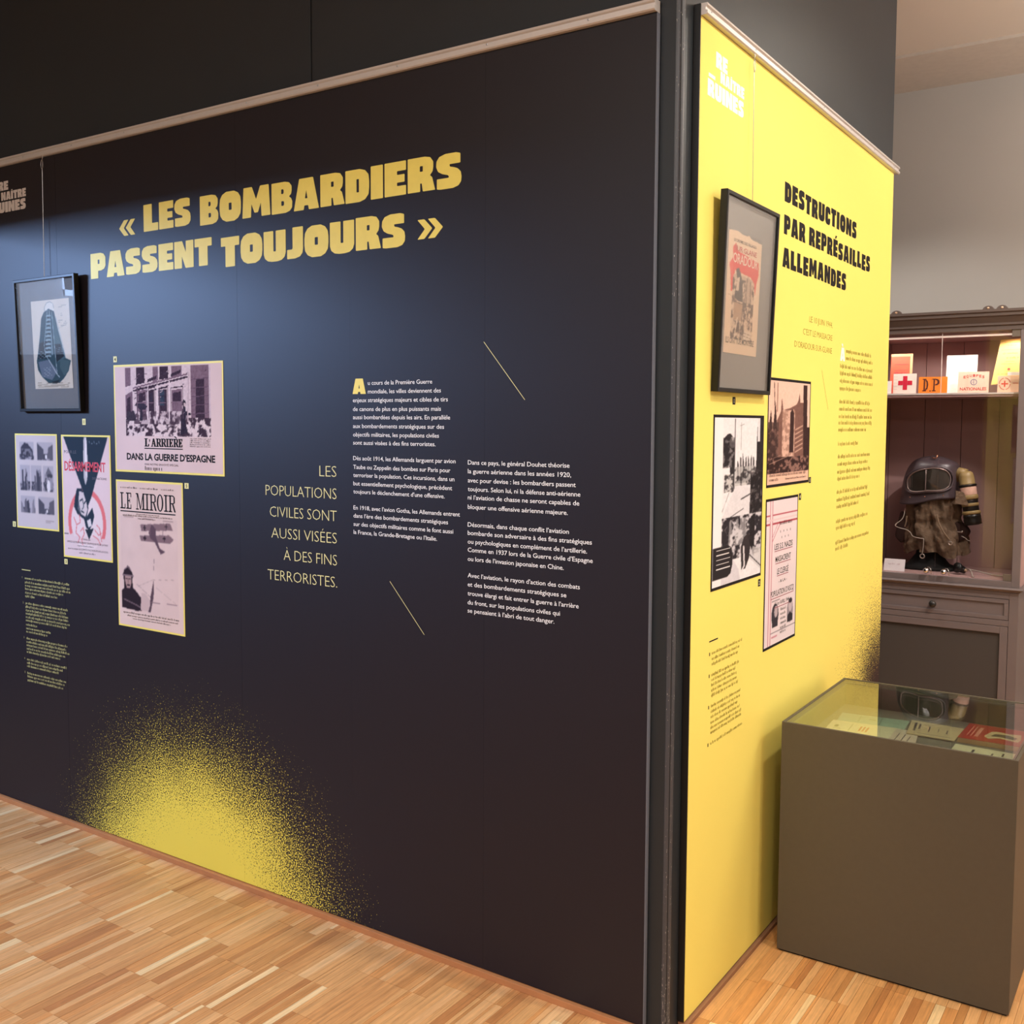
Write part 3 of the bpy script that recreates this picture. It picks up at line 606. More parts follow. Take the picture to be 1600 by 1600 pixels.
for i, (a, b_) in enumerate(((0, .07), (.14, .24), (.34, .40), (.42, .52), (.56, .68))):
    pc.poly(LP((a, .72+.03*i), (a, 1), (b_, 1), (b_, .74+.03*i)), [MD, DK, MD, DK, MD][i])
for a in (.13, .27, .41, .55): pc.poly(LP((a, .74+(a-.13)*.25), (a+.11, .79+(a-.13)*.25), (a+.12, .84+(a-.13)*.25), (a+.01, .79+(a-.13)*.25)), DK)
pc.line(LP((.10, .66), (.74, .84)), .012, DK).line(LP((.10, .70), (.74, .88)), .010, MD).line(LP((.12, .62), (.5, .70)), .008, DK)
pc.poly(LP((0, .25), (0, .6), (.09, .66), (.09, .25)), MD).poly(LP((.01, .3), (.02, .55), (.06, .58), (.06, .3)), DK)
for a, b_, c_ in ((.15, .26, MD), (.29, .35, DK), (.42, .50, DK), (.56, .68, MD)):
    pc.poly(LP((a, .28), (a, .66), (b_, .68), (b_, .28)), c_)
    pc.poly(LP((a+.015, .5), (a+.015, .62), (b_-.015, .64), (b_-.015, .5)), DK if c_ == MD else (56, 46, 62))
pc.poly(LP((.40, .44), (.40, .66), (.47, .66), (.47, .44)), (54, 64, 80))
pc.rubble((x0, y0, x1, y0+.27*ht), (66, 48, 60), (226, 206, 204), 5, 8, .47)
pc.rubble((x0+.1*wd, y0+.18*ht, x0+.75*wd, y0+.36*ht), (78, 58, 70), (220, 200, 200), 6, 9, .5, .85)
pc.poly(LP((0, .23), (.02, .36), (.1, .37), (.13, .28), (.12, .22)), (60, 50, 62))
pc.poly(LP((.17, .22), (.18, .38), (.14, .43), (.11, .45), (.15, .51), (.22, .49), (.27, .43), (.24, .38), (.21, .38), (.205, .22)), (54, 46, 60))
pc.poly(LP((.655, .02), (.66, .22), (.675, .36), (.69, .43), (.715, .42), (.72, .36), (.78, .33), (.775, .31), (.72, .30), (.715, .2), (.74, .06)), (50, 40, 54))
pc.ell(x0+.70*wd, y0+.47*ht, .018, .033, (44, 36, 46)).ell(x0+.708*wd, y0+.455*ht, .010, .018, (206, 180, 178))
rz = random.Random(12)
for i in range(26):   # stone courses, cracks and shop-front lines
    a = rz.uniform(.1, .95); b_ = rz.uniform(.30, .95); pc.line(LP((a, b_), (a+rz.uniform(.01, .05), b_+rz.uniform(.0, .02))), .005, [MD, DK, (180, 156, 160)][i % 3])
for a, b_ in ((.145, .27), (.285, .36), (.415, .51), (.55, .69)):
    pc.line(LP((a, .26), (a, .69)), .006, (98, 76, 88)).line(LP((b_, .26), (b_, .70)), .005, (110, 88, 98)).line(LP((a, .69), (b_, .71)), .008, DK).line(LP((a, .48), (b_, .49)), .004, MD)
for i in range(5): pc.line(LP((.78, .32+i*.12), (.98, .34+i*.12)), .005, (104, 80, 96))
pc.line(LP((.74, .22), (.76, .9)), .010, (196, 172, 174)).line(LP((.27, .25), (.28, .72)), .008, (228, 208, 208)).line(LP((.385, .25), (.39, .74)), .010, (230, 210, 210)).line(LP((.53, .25), (.535, .78)), .010, (228, 208, 208))
pc.grain(34, 2, 10, (x0, y0, x1, y1)); pc.line([(x0, y0), (x1, y0), (x1, y1)], .003, MD)
picture('page_print', pc, PA, -2.104, 1.3765, -1.543, 1.740, E_S, R_)
mb = MB(); e = E_S+.0003
serif(mb, PA, 'L', -1.946, -1.922, 1.461, .0275, e)
text(mb, PA, '’', -1.920, 1.460, .0275, e, x1=-1.914, offset=.02)
serif(mb, PA, 'ARRIERE', -1.910, -1.745, 1.461, .0275, e); [serif(mb, PA, w_, a_+d_, b_+d_, 1.461+d_*.3, .0275, e+.0001*k_) for k_, d_ in enumerate((.0012, .0024, .0034)) for w_, a_, b_ in (('ARRIERE', -1.910, -1.745), ('L', -1.946, -1.922))]; PA.poly(mb, [(-1.776, 1.4905), (-1.770, 1.4905), (-1.779, 1.498), (-1.788, 1.498)], e)
PA.quad(mb, -1.946, 1.453, -1.742, 1.4565, e)
text(mb, PA, 'DANS LA GUERRE D’ESPAGNE', -2.045, 1.414, .0235, e, x1=-1.58, offset=.034)
text(mb, PA, 'PAR NOTRE ENVOYÉ SPÉCIAL', -1.945, 1.396, .007, e, x1=-1.765); greek(mb, PA, -1.945, -1.845, 1.379, .0095, e, .0078, 3)
for i in range(5): greek(mb, PA, -1.705, -1.598, 1.489-i*.0064, .003, e, .004, 20+i)
obj('lettering', mb, M_BLACKINK, R_)
# --- print 5 : LE MIROIR
R_ = print_sheet('newspaper_cover', 'tall yellow-edged LE MIROIR cover with biplane above a helmeted soldier', PA, -2.1115, .8135, -1.747, 1.3405, .008, YB)
pc = Pic(128, 192, (226, 200, 188)).grain(12, 50, 6)
BR = (110, 84, 92); DKB = (44, 32, 40)
pc.rect(.05, .10, .93, .76, (221, 195, 186)); pc.grain(14, 24, 7, (.05, .1, .93, .76))
pc.line([(.05, .76), (.93, .745), (.93, .095)], .004, (150, 126, 124))
BR = (134, 108, 112); pc.poly([(.36, .71), (.82, .735), (.86, .69), (.38, .665)], BR).poly([(.35, .635), (.80, .655), (.87, .63), (.82, .60), (.37, .60)], BR)
pc.poly([(.49, .66), (.54, .72), (.60, .69), (.60, .64), (.66, .56), (.74, .54), (.67, .52), (.58, .60), (.52, .62)], (96, 74, 84))
pc.line([(.50, .60), (.52, .72)], .008, BR).line([(.70, .61), (.72, .73)], .008, BR)
for q in ((.43, .69), (.76, .71), (.43, .62), (.73, .63)): pc.line([(q[0]-.02, q[1]), (q[0]+.02, q[1])], .01, DKB).line([(q[0], q[1]-.015), (q[0], q[1]+.015)], .01, DKB)
pc.line([(.56, .41), (.565, .48)], .007, BR)
pc.poly([(.05, .12), (.05, .24), (.09, .26), (.08, .33), (.07, .35), (.09, .385), (.15, .42), (.20, .39), (.235, .35), (.22, .33), (.225, .265), (.27, .25), (.36, .20), (.42, .16), (.38, .12), (.30, .11)], DKB)
pc.poly([(.10, .31), (.105, .345), (.20, .345), (.205, .30), (.18, .26), (.13, .26)], (176, 144, 138)).line([(.12, .325), (.145, .325)], .014, DKB).line([(.165, .325), (.19, .325)], .014, DKB).line([(.15, .32), (.15, .295)], .01, (120, 92, 94)).line([(.135, .28), (.175, .28)], .012, DKB)
pc.line([(.07, .35), (.235, .35)], .014, (134, 112, 116)).line([(.10, .39), (.15, .41), (.2, .385)], .012, (140, 116, 120)).line([(.08, .18), (.28, .15), (.38, .13)], .014, (116, 96, 102))
pc.poly([(.46, .115), (.49, .16), (.50, .22), (.555, .34), (.55, .22), (.52, .16), (.50, .115)], (90, 70, 78)).line([(.5, .185), (.9, .19)], .006, BR).line([(.28, .30), (.5, .22)], .003, BR).line([(.56, .3), (.88, .2)], .003, (170, 146, 140)).line([(.3, .28), (.54, .34), (.9, .36)], .003, (178, 152, 146))
pc.poly([(.34, .12), (.47, .12), (.49, .2), (.42, .24), (.36, .24)], (204, 178, 172))
pc.blur(1); picture('cover_print', pc, PA, -2.105, .820, -1.7535, 1.334, E_S, R_)
mb = MB(); serif(mb, PA, 'LE MIROIR', -2.088, -1.786, 1.238, .058, e)
PA.quad(mb, -2.088, 1.2275, -1.786, 1.2315, e); 
for q in ((-2.085, -1.99, 1.311, .0045), (-1.975, -1.875, 1.311, .0045), (-1.86, -1.79, 1.311, .0045), (-2.0, -1.87, 1.220, .003), (-2.075, -1.80, 1.213, .0038), (-1.99, -1.89, 1.204, .0038), (-2.082, -1.772, .862, .0048), (-2.06, -1.78, .852, .004), (-2.03, -1.82, .843, .004)): greek(mb, PA, q[0], q[1], q[2], q[3], e, q[3]*.95, int(q[2]*900))
obj('lettering', mb, M_BLACKINK, R_)

# ================================================================== RIGHT PANEL
P2 = thing('exhibition_panel', 'tall yellow text panel around the corner with black headline', 'panel', (XC+.01, 1.02, .015))
obj('fabric_panel', MB().box(XC+.001, XB, .084, 1.955, .016, 2.528), YEL, P2, bevel=.0006)
obj('side_edge', MB().box(XC+.001, XB-.0006, .0815, .0838, .016, 2.556), mat('black_edge_tape2', (22, 21, 22), .4), P2)
mb = MB(); heavy(mb, PB, 'DESTRUCTIONS', .703, 1.457, 2.200, .057, E1, gap=.10, jitter=.05); obj('headline_lettering', mb, M_BLACKINK, P2); mb = MB(); heavy(mb, PB, 'PAR REPRÉSAILLES', .703, 1.645, 2.107, .056, E1, gap=.10, jitter=.05); obj('headline_lettering', mb, M_BLACKINK, P2); mb = MB(); heavy(mb, PB, 'ALLEMANDES', .696, 1.346, 2.010, .057, E1, gap=.10, jitter=.05)
obj('headline_lettering', mb, M_BLACKINK, P2)
mb = MB(); heavy(mb, PB, 'RE', .178, .253, 2.434, .038, E1); heavy(mb, PB, 'NAÎTRE', .208, .370, 2.403, .029, E1, gap=.05); heavy(mb, PB, 'RUINES', .129, .368, 2.354, .041, E1, gap=.05); PB.quad(mb, .134, 2.400, .175, 2.409, E1)
obj('exhibition_logo', mb, mat('bright_white_ink', (252, 250, 246), .5), P2)
mb = MB()
for s, x0_, z_ in (('LE 10 JUIN 1944,', .958, 1.871), ('C’EST LE MASSACRE', .899, 1.828), ('D’ORADOUR-SUR-GLANE', .821, 1.785)): text(mb, PB, s, x0_, z_, .020, E1, x1=1.204, offset=-.014)
obj('pull_quote', mb, M_OCHRE, P2)
mb = MB(); heavy(mb, PB, 'À', 1.301, 1.357, 1.768, .046, E1); obj('drop_capital', mb, mat('bright_white_ink', (252, 250, 246), .5), P2)
mb = MB(); greek(mb, PB, 1.369, 1.703, 1.799, .0095, E1, .0085, 50); greek(mb, PB, 1.369, 1.73, 1.774, .0095, E1, .0085, 51)
BZ = [1.749, 1.725, 1.699, 1.673, 1.627, 1.602, 1.576, 1.554, 1.53, 1.481, 1.437, 1.411, 1.384, 1.36, 1.314, 1.287, 1.263, 1.212, 1.189, 1.138, 1.116]
BR_ = [1.73, 1.73, 1.736, 1.577, 1.701, 1.735, 1.738, 1.735, 1.662, 1.56, 1.724, 1.694, 1.73, 1.594, 1.702, 1.736, 1.587, 1.714, 1.544, 1.735, 1.464]
for i, (z, x1) in enumerate(zip(BZ, BR_)):
    if i and BZ[i-1]-z > .035: obj('paragraph_lettering', mb, M_OCHRE, P2); mb = MB()
    greek(mb, PB, 1.303, x1, z-.005, .0095, E1, .0085, 60+i)
obj('paragraph_lettering', mb, M_OCHRE, P2)
mb = MB()
for i, (z, x1) in enumerate(zip([0.95, 0.935, 0.921, 0.892, 0.879, 0.865, 0.851, 0.837, 0.809, 0.794, 0.78, 0.765, 0.751, 0.738, 0.709], [0.438, 0.418, 0.407, 0.419, 0.391, 0.404, 0.405, 0.416, 0.437, 0.431, 0.419, 0.432, 0.442, 0.445, 0.45])): greek(mb, PB, .221, x1, z-.003, .0058, E1, .0052, 90+i)
obj('caption_list', mb, M_OCHRE, P2)
mb = MB(); PB.quad(mb, .201, .982, .260, .9855, E1)
for z in (.95, .892, .809, .709): PB.quad(mb, .203, z-.004, .208, z+.005, E1)
obj('caption_marks', mb, M_BLACKINK, P2)
slant(PB, (1.097, 1.727), (1.178, 1.599), .0016, E1, M_OCHRE, P2)
for a in ((.330, 1.601, .350, 1.621, 1), (.551, 1.083, .570, 1.104, 2), (.991, 1.361, 1.013, 1.380, 3), (.897, 1.312, .918, 1.333, 4)): number_tag(PB, *a, M_BLACKINK, mat('tag_white_ink', (240, 236, 200), .6), P2)
# --- street photograph
R_ = print_sheet('photo_sheet', 'black-edged black and white photograph of a ruined village street on yellow panel', PB, .203, 1.1145, .5695, 1.5735, .008, M_BLACKINK, cat='photograph')
pc = Pic(130, 300, (226, 224, 232))
pc.rect(.17, 0, 1, 1, (232, 230, 236)).rect(0, 0, .17, 1, (238, 237, 242))
pc.poly([(.85, .36), (.86, .84), (.88, 1), (1, 1), (1, .36)], (44, 40, 44)).rect(.88, .85, .93, 1, (220, 218, 224))
pc.poly([(.17, .70), (.17, .87), (.25, .90), (.31, .905), (.40, .86), (.39, .55), (.34, .55), (.30, .72)], (50, 46, 50)); pc.ell(.35, .85, .06, .035, (196, 192, 198)); pc.rubble((.17, .70, .40, .88), (40, 36, 40), (150, 146, 150), 8, 12, .6, .7)
pc.poly([(.22, .56), (.22, .62), (.30, .66), (.40, .57), (.38, .55)], (110, 106, 110)).rubble((.20, .555, .38, .66), (70, 66, 70), (200, 198, 200), 6, 13)
pc.line([(.40, .99), (.40, .55)], .012, (90, 86, 92)).line([(.53, .97), (.53, .80)], .008, (150, 146, 152)).line([(.5, .95), (.58, .96)], .008, (150, 146, 152))
for i in range(7): a = .45+.055*i; pc.poly([(a, .60), (a+.005, .74+.05*((i*37) % 5)/5), (a+.03, .72+.06*((i*53) % 7)/7), (a+.055, .60)], [(66, 62, 66), (96, 92, 96)][i % 2])
pc.rubble((.40, .585, .86, .70), (52, 48, 52), (190, 188, 190), 7, 14, .42, .75)
pc.poly([(.17, .40), (.42, .58), (.72, .58), (.80, .30), (.17, .38)], (222, 219, 226)); pc.line([(.17, .44), (.30, .55)], .006, (120, 116, 122)).line([(.17, .375), (.6, .44)], .010, (70, 66, 72)).line([(.55, .50), (.78, .53)], .02, (84, 80, 84))
pc.poly([(.73, .38), (.74, .58), (.86, .68), (1, .66), (1, .38)], (56, 50, 54)); pc.rubble((.74, .38, 1, .66), (38, 34, 38), (100, 94, 98), 7, 15, .6)
pc.rubble((.17, .14, 1, .40), (48, 44, 50), (206, 202, 210), 9, 16, .5)
for a, b_ in ((.30, .36), (.43, .50), (.52, .66)): pc.poly([(a, .22), (a+.02, .38), (b_, .385), (b_+.02, .22)], (206, 204, 210), .55)
pc.poly([(.58, .06), (.56, .2), (.62, .26), (.72, .28), (.78, .24), (.74, .12), (.66, .06)], (54, 48, 52)).poly([(.74, .22), (.76, .38), (.86, .40), (.84, .12)], (40, 36, 40))
pc.poly([(.17, 0), (.17, .20), (.40, .14), (.52, .07), (.56, 0)], (214, 210, 220)).poly([(.74, .12), (1, .03), (1, .16), (.82, .19)], (200, 198, 204), .7); pc.line([(.75, .14), (1, .05)], .014, (60, 56, 60)).line([(.62, .20), (.64, .08), (.58, .05)], .03, (224, 220, 226))
pc.rect(0, 0, .17, 1, (238, 237, 242)); pc.grain(22, 3, 17, (.17, 0, 1, 1))
pc.poly([(.01, .045), (.01, .235), (.30, .235), (.37, .215), (.39, .18), (.39, .11), (.36, .06), (.30, .045)], (44, 40, 44)); pc.blur(1)
for i in range(5): pc.line([(.08, .215-.028*i), (.34-.02*(i % 2), .215-.028*i)], .012, (220, 216, 220))
picture('photograph_print', pc, PB, .210, 1.1225, .5625, 1.5660, E_S, R_)
# --- church ruin
R_ = print_sheet('photo_sheet', 'black-edged sepia photograph of a roofless stone ruin on yellow panel', PB, .6, 1.3645, .9865, 1.6845, .008, M_BLACKINK, cat='photograph')
pc = Pic(130, 200, (232, 194, 178)).grain(10, 40, 18)
DS = (58, 38, 38); MS = (122, 88, 80); LS = (206, 166, 150)
pc.poly([(0, .12), (0, .5), (.06, .72), (.10, .5), (.16, .8), (.2, .55), (.24, .5), (.26, .12)], DS)
pc.poly([(.24, .14), (.20, .62), (.28, .70), (.30, .84), (.34, .72), (.50, .74), (.66, .78), (.70, .82), (.73, .90), (.75, .80), (.84, .80), (.86, .14)], MS)
pc.poly([(.32, .16), (.34, .68), (.60, .73), (.62, .16)], LS); pc.rubble((.32, .16, .62, .72), (170, 132, 118), (214, 176, 160), 6, 19)
pc.poly([(.50, .30), (.51, .70), (.56, .73), (.60, .69), (.60, .30)], DS).poly([(.62, .16), (.62, .55), (.86, .58), (.88, .16)], MS)
for i in range(6): pc.line([(.64, .30+.045*i), (.82, .34+.045*i)], .02, (192, 154, 138))
pc.line([(.12, .98), (.16, .55), (.14, .2)], .012, DS).line([(.20, .98), (.20, .7)], .01, MS).poly([(.86, .12), (.82, .98), (.92, .98), (.94, .55), (1, .55), (1, .12)], DS)
pc.rubble((0, .10, 1, .26), (52, 34, 34), (140, 106, 98), 7, 20, .55); pc.rubble((0, .26, .24, .6), (70, 52, 50), (134, 102, 94), 7, 21, .6, .7)
pc.line([(.05, .2), (.5, .27)], .01, (176, 142, 130)).line([(.05, .24), (.3, .28)], .006, (176, 142, 130)); pc.grain(20, 3, 22, (0, .1, 1, .95)); pc.rect(0, 0, 1, .105, (234, 190, 170)); pc.blur(1)
picture('photograph_print', pc, PB, .604, 1.3725, .979, 1.6765, E_S, R_)
mb = MB(); greek(mb, PB, .62, .96, 1.395, .0062, e, .0062, 130); greek(mb, PB, .62, .70, 1.382, .0062, e, .0062, 131); greek(mb, PB, .76, .96, 1.382, .0045, e, .005, 132); obj('lettering', mb, M_BLACKINK, R_)
# --- bulletin
R_ = print_sheet('poster', 'black-edged pink typed notice with red ruled lines and two oval portraits', PB, .601, .8835, .888, 1.331, .008, M_BLACKINK)
pc = Pic(90, 260, (232, 216, 222)).grain(8, 40, 24)
RD = (176, 60, 76); PK = (196, 130, 146); DG = (74, 66, 76)
for y in (.895, .835): pc.rect(0, y, 1, y+.010, RD)
pc.rect(.11, 0, .135, 1, PK).rect(.175, 0, .195, 1, PK).rect(.135, 0, .175, 1, (240, 222, 226)).line([(0, .868), (1, .868)], .03, (226, 200, 206)).line([(.20, .72), (.44, .835)], .016, PK).line([(.20, .75), (.36, .835)], .012, PK)
pc.ell(.33, .20, .11, .082, (64, 58, 68)).ell(.36, .225, .055, .042, (190, 172, 180)).poly([(.24, .12), (.24, .175), (.42, .19), (.42, .12)], (58, 52, 62))
pc.ell(.82, .19, .10, .085, (150, 138, 148)).ell(.83, .225, .06, .042, (196, 180, 188)).ell(.83, .262, .06, .018, (52, 46, 54)).poly([(.73, .11), (.74, .16), (.82, .18), (.91, .16), (.91, .11)], (48, 44, 52))
pc.rect(.22, .30, .48, .303, DG).rect(.48, .06, .483, .30, DG, .5).rect(.2, .082, 1, .086, DG)
pc.line([(.24, .053), (.40, .053)], .03, (206, 140, 156)); pc.blur(1)
picture('notice_print', pc, PB, .607, .8915, .881, 1.3235, E_S, R_)
mb = MB(); k_ = e
for s, a, b_, z, cp in (('LES S.S. NAZIS', .680, .842, 1.176, .018), ('MASSACRENT', .690, .828, 1.138, .018), ('LE CLERGÉ', .706, .808, 1.100, .018), ('- & LA -', .722, .796, 1.073, .009), ('POPULATION D’ASCQ', .655, .862, 1.036, .018), ('LE 1er AVRIL 1944', .690, .822, 1.006, .012)): text(mb, PB, s, a, z, cp, k_, x1=b_, offset=.006)
greek(mb, PB, .72, .84, 1.248, .008, k_, .007, 140)
for i in range(4): text(mb, PB, '*', .725+i*.03, 1.218, .014, k_); 
for i in range(3): text(mb, PB, '*', .738+i*.03, 1.200, .014, k_)
for i in range(6): greek(mb, PB, .745, .80, .985-i*.014, .006, k_, .006, 150+i)
obj('lettering', mb, M_BLACKINK, R_)
mb = MB()
for a, b_, z in ((.680, .842, 1.170), (.690, .828, 1.132), (.706, .808, 1.094), (.655, .862, 1.029), (.690, .822, .999)): PB.quad(mb, a, z, b_, z+.0022, k_)
obj('red_underline', mb, mat('dark_red_ink', (150, 60, 78), .6), R_)

# ================================================================== RAILS, WIRES, FRAMED PICTURES
def rail(label, pl, a0, a1, z, off, screws):
    root = thing('hanging_rail', label, 'rail', pl.p((a0+a1)/2, z, off)); mb = MB()
    prof = [(-.012, 0), (.016, 0), (.020, .003), (.020, .009), (.015, .011), (.015, .018), (.020, .021), (.019, .027), (-.012, .028)]
    n = len(prof); rings = [[pl.p(a, z+q[1], off+q[0]) for q in prof] for a in (a0, a1)]
    mb.ring_loft(rings); obj('profile', mb, M_ALU, root)
    for s in screws:
        mb = MB(); mb.lathe([(.0028, 0), (.0028, .0012), (.001, .002)], pl.p(s, z+.0145, off+.015), pl.n, 10); obj('screw', mb, M_STEEL, root)
    return root
rail('long aluminium picture rail along the top of the navy panel', PA, -2.93, .001, 2.526, -.004, [-.18-.305*i for i in range(9)])
rail('aluminium picture rail sloping away along the top of the yellow panel', PB, .084, 1.985, 2.529, -.004, [.12+.30*i for i in range(7)])
def wire(label, pl, a, z0, z1, e0, e1, group=None):
    root = thing('hanging_wire', label, 'wire', pl.p(a, z0, e1))
    mb = MB(); mb.tube([pl.p(a, z0, e1), pl.p(a, z1-.05, e0)], .0011, 6); obj('cable', mb, M_STEEL, root)
    mb = MB(); pts = [pl.p(a+.006*math.sin(t_), z1-.035+.016*math.cos(t_), e0+.001) for t_ in np.linspace(0, 2*math.pi, 17)]; mb.tube(pts, .0011, 6)
    mb.tube([pl.p(a, z1-.019, e0), pl.p(a+.004, z1-.008, e0), pl.p(a+.002, z1+.004, e0-.001), pl.p(a-.003, z1+.001, e0)], .0014, 6); obj('hook', mb, M_STEEL, root, smooth=True)
wire('thin steel wire with hook holding the framed bomb drawing', PA, -2.495, 2.07, 2.530, .013, .016)
wire('thin steel wire with hook above the frame on yellow panel', PB, .405, 2.12, 2.533, .013, .016)
def framed(label, pl, a0, z0, wd, ht, tilt, matcol, pic, pr, extra=None):
    """tilted frame: its foot rests on the panel, its top leans out"""
    base = pl.p(a0, z0, .0012); root = thing('framed_picture', label, 'picture', base)
    v = (pl.v*math.cos(tilt)+pl.n*math.sin(tilt)); n = (pl.n*math.cos(tilt)-pl.v*math.sin(tilt)); q = Plane(base, pl.u, v, n)
    fwid, dep = .011, .019
    prof = [(0, 0), (0, dep-.0015), (.0015, dep), (fwid-.0015, dep), (fwid, dep-.0015), (fwid, 0)]
    mb = MB(); rings = []
    for cx, cy, sx, sy in ((0, 0, 1, 1), (wd, 0, -1, 1), (wd, ht, -1, -1), (0, ht, 1, -1), (0, 0, 1, 1)):
        rings.append([q.p(cx+sx*i_, cy+sy*i_, d_) for i_, d_ in prof])
    mb.ring_loft(rings, caps=False); obj('frame', mb, M_FRAME, root)
    mb = MB(); q.quad(mb, .002, .002, wd-.002, ht-.002, .001, .003); obj('backing_board', mb, mat('brown_backing', (90, 70, 50), .8), root)
    mb = MB(); q.quad(mb, fwid-.001, fwid-.001, wd-fwid+.001, ht-fwid+.001, .004, .0055); o_ = obj('mount_board', mb, matcol, root)
    picture('drawing_sheet', pic, q, pr[0], pr[1], pr[2], pr[3], .0068, root)
    if extra: extra(q, root)
    mb = MB(); q.quad(mb, fwid-.001, fwid-.001, wd-fwid+.001, ht-fwid+.001, .0135, .0150); obj('glass_pane', mb, glass_mat('picture_glass', (1, 1, 1, 1), 1.5, 2.0), root)
# bomb cutaway drawing
pc = Pic(110, 190, (228, 216, 196)).grain(12, 40, 30)
TB = (44, 74, 82); TD = (18, 30, 36); TLt = (150, 170, 172)
pc.poly([(.36, .85), (.36, .92), (.42, .965), (.50, .975), (.58, .955), (.60, .90), (.60, .84)], (236, 228, 212)).line([(.36, .85), (.36, .92), (.42, .965), (.5, .975), (.58, .955), (.60, .9), (.60, .84)], .008, (120, 128, 126))
pc.poly([(.33, .86), (.46, .90), (.60, .865), (.68, .66), (.84, .34), (.97, .31), (.90, .20), (.78, .12), (.66, .07), (.52, .055), (.36, .07), (.20, .14), (.10, .22), (.08, .32), (.12, .40), (.20, .60), (.26, .80)], TB)
pc.poly([(.18, .52), (.12, .34), (.40, .34), (.40, .55)], TD).poly([(.54, .86), (.56, .55), (.64, .30), (.84, .34), (.68, .66)], (66, 98, 104)).poly([(.56, .50), (.60, .30), (.80, .36), (.72, .50)], TD)
pc.poly([(.12, .31), (.20, .14), (.46, .10), (.62, .20), (.40, .33)], (104, 116, 130)).poly([(.70, .33), (.94, .31), (.88, .2), (.78, .14), (.68, .24)], (70, 96, 100)).poly([(.44, .08), (.66, .1), (.58, .055)], TD)
for i in range(11): y = .82-.045*i; a = .36-.006*i; pc.ell(a+.09, y, .065+.002*i, .014, TLt).ell(a+.10, y-.016, .045, .007, TD)
pc.line([(.43, .89), (.37, .70), (.30, .50), (.32, .38), (.40, .33)], .014, TLt).line([(.48, .88), (.50, .60), (.50, .38)], .012, TLt).line([(.54, .86), (.57, .50), (.60, .16)], .012, (170, 186, 186)).line([(.64, .80), (.80, .45), (.84, .34)], .012, (176, 190, 190)).line([(.40, .33), (.60, .16), (.66, .13)], .016, (200, 208, 206))
for i in range(5): pc.line([(.14, .42-.018*i), (.34, .43-.018*i)], .005, TLt)
for i in range(3): pc.line([(.60, .45-.02*i), (.78, .46-.02*i)], .006, TLt)
for i in range(6): pc.line([(.26, .235-.018*i), (.44+.02*(i % 2), .245-.018*i)], .005, (180, 188, 190))
for q in ((.62, .92, .92), (.66, .905, .82), (.72, .83, .80), (.72, .81, .82), (.70, .76, .92), (.70, .74, .90), (.72, .72, .92), (.70, .70, .88)): pc.line([(q[0], q[1]), (q[2], q[1]+.004)], .005, (150, 146, 134))
pc.line([(.62, .66), (.90, .71)], .005, (150, 150, 140)).line([(.08, .07), (.92, .062)], .007, (110, 100, 84))
for i in range(3): pc.line([(.08, .05-.012*i), (.88, .043-.012*i)], .008, (130, 118, 100), .8)
pc.blur(1)
framed('black framed drawing of a cut-open bomb hanging on the navy panel', PA, -2.673, 1.584, .390, .497, math.radians(1.8), mat('grey_mount_board', (122, 122, 120), .8, 0, .05, 60), pc, (.094, .085, .335, .413))
# Oradour poster
pc = Pic(90, 210, (240, 208, 176)).grain(12, 40, 40)
pc.poly([(0, 1.01), (0, .985), (.25, 1.0), (.4, .985), (.52, .985), (.60, .998), (.66, .975), (1, .965), (1, 1.01)], (132, 126, 126))
RR = (232, 66, 58); INK = (104, 82, 72)
pc.rubble((.10, .60, .92, .86), (234, 74, 64), (240, 208, 176), 9, 41, .62, .0)
pc.poly([(.14, .86), (.22, .90), (.28, .84), (.92, .80), (.94, .70), (.88, .62), (.86, .52), (.80, .62), (.70, .66), (.22, .68), (.20, .52), (.14, .50), (.10, .66), (.06, .72), (.16, .78)], RR)
pc.poly([(.20, .50), (.19, .64), (.30, .66), (.78, .64), (.82, .52), (.80, .12), (.18, .12)], (206, 176, 150))
pc.rubble((.18, .12, .82, .62), (96, 74, 66), (224, 192, 164), 8, 42, .47)
pc.poly([(.30, .62), (.26, .69), (.34, .71), (.40, .66), (.46, .60), (.50, .44), (.36, .44), (.24, .46)], (74, 62, 62)).poly([(.28, .52), (.30, .62), (.38, .64), (.36, .52)], (226, 198, 172))
pc.poly([(.54, .44), (.56, .62), (.62, .66), (.70, .64), (.76, .58), (.76, .44)], (196, 166, 142)).line([(.6, .64), (.58, .5), (.62, .36)], .02, INK).line([(.70, .62), (.72, .46), (.66, .30)], .02, INK)
pc.poly([(.24, .43), (.24, .28), (.48, .28), (.50, .42)], (188, 150, 120)).line([(.22, .43), (.78, .41)], .016, INK).line([(.36, .30), (.30, .14)], .03, (228, 200, 174)).line([(.52, .44), (.46, .16)], .02, INK)
pc.poly([(.56, .13), (.58, .21), (.78, .20), (.78, .13)], (228, 204, 180)).line([(.58, .185), (.78, .175)], .008, INK).line([(.58, .16), (.78, .15)], .008, INK)
pc.line([(0, .47), (.12, .475), (.2, .45)], .006, (196, 160, 136)).line([(.5, .0), (.5, .14)], .006, (200, 164, 140)); pc.grain(18, 3, 43, (.15, .12, .85, .7)); pc.blur(1)
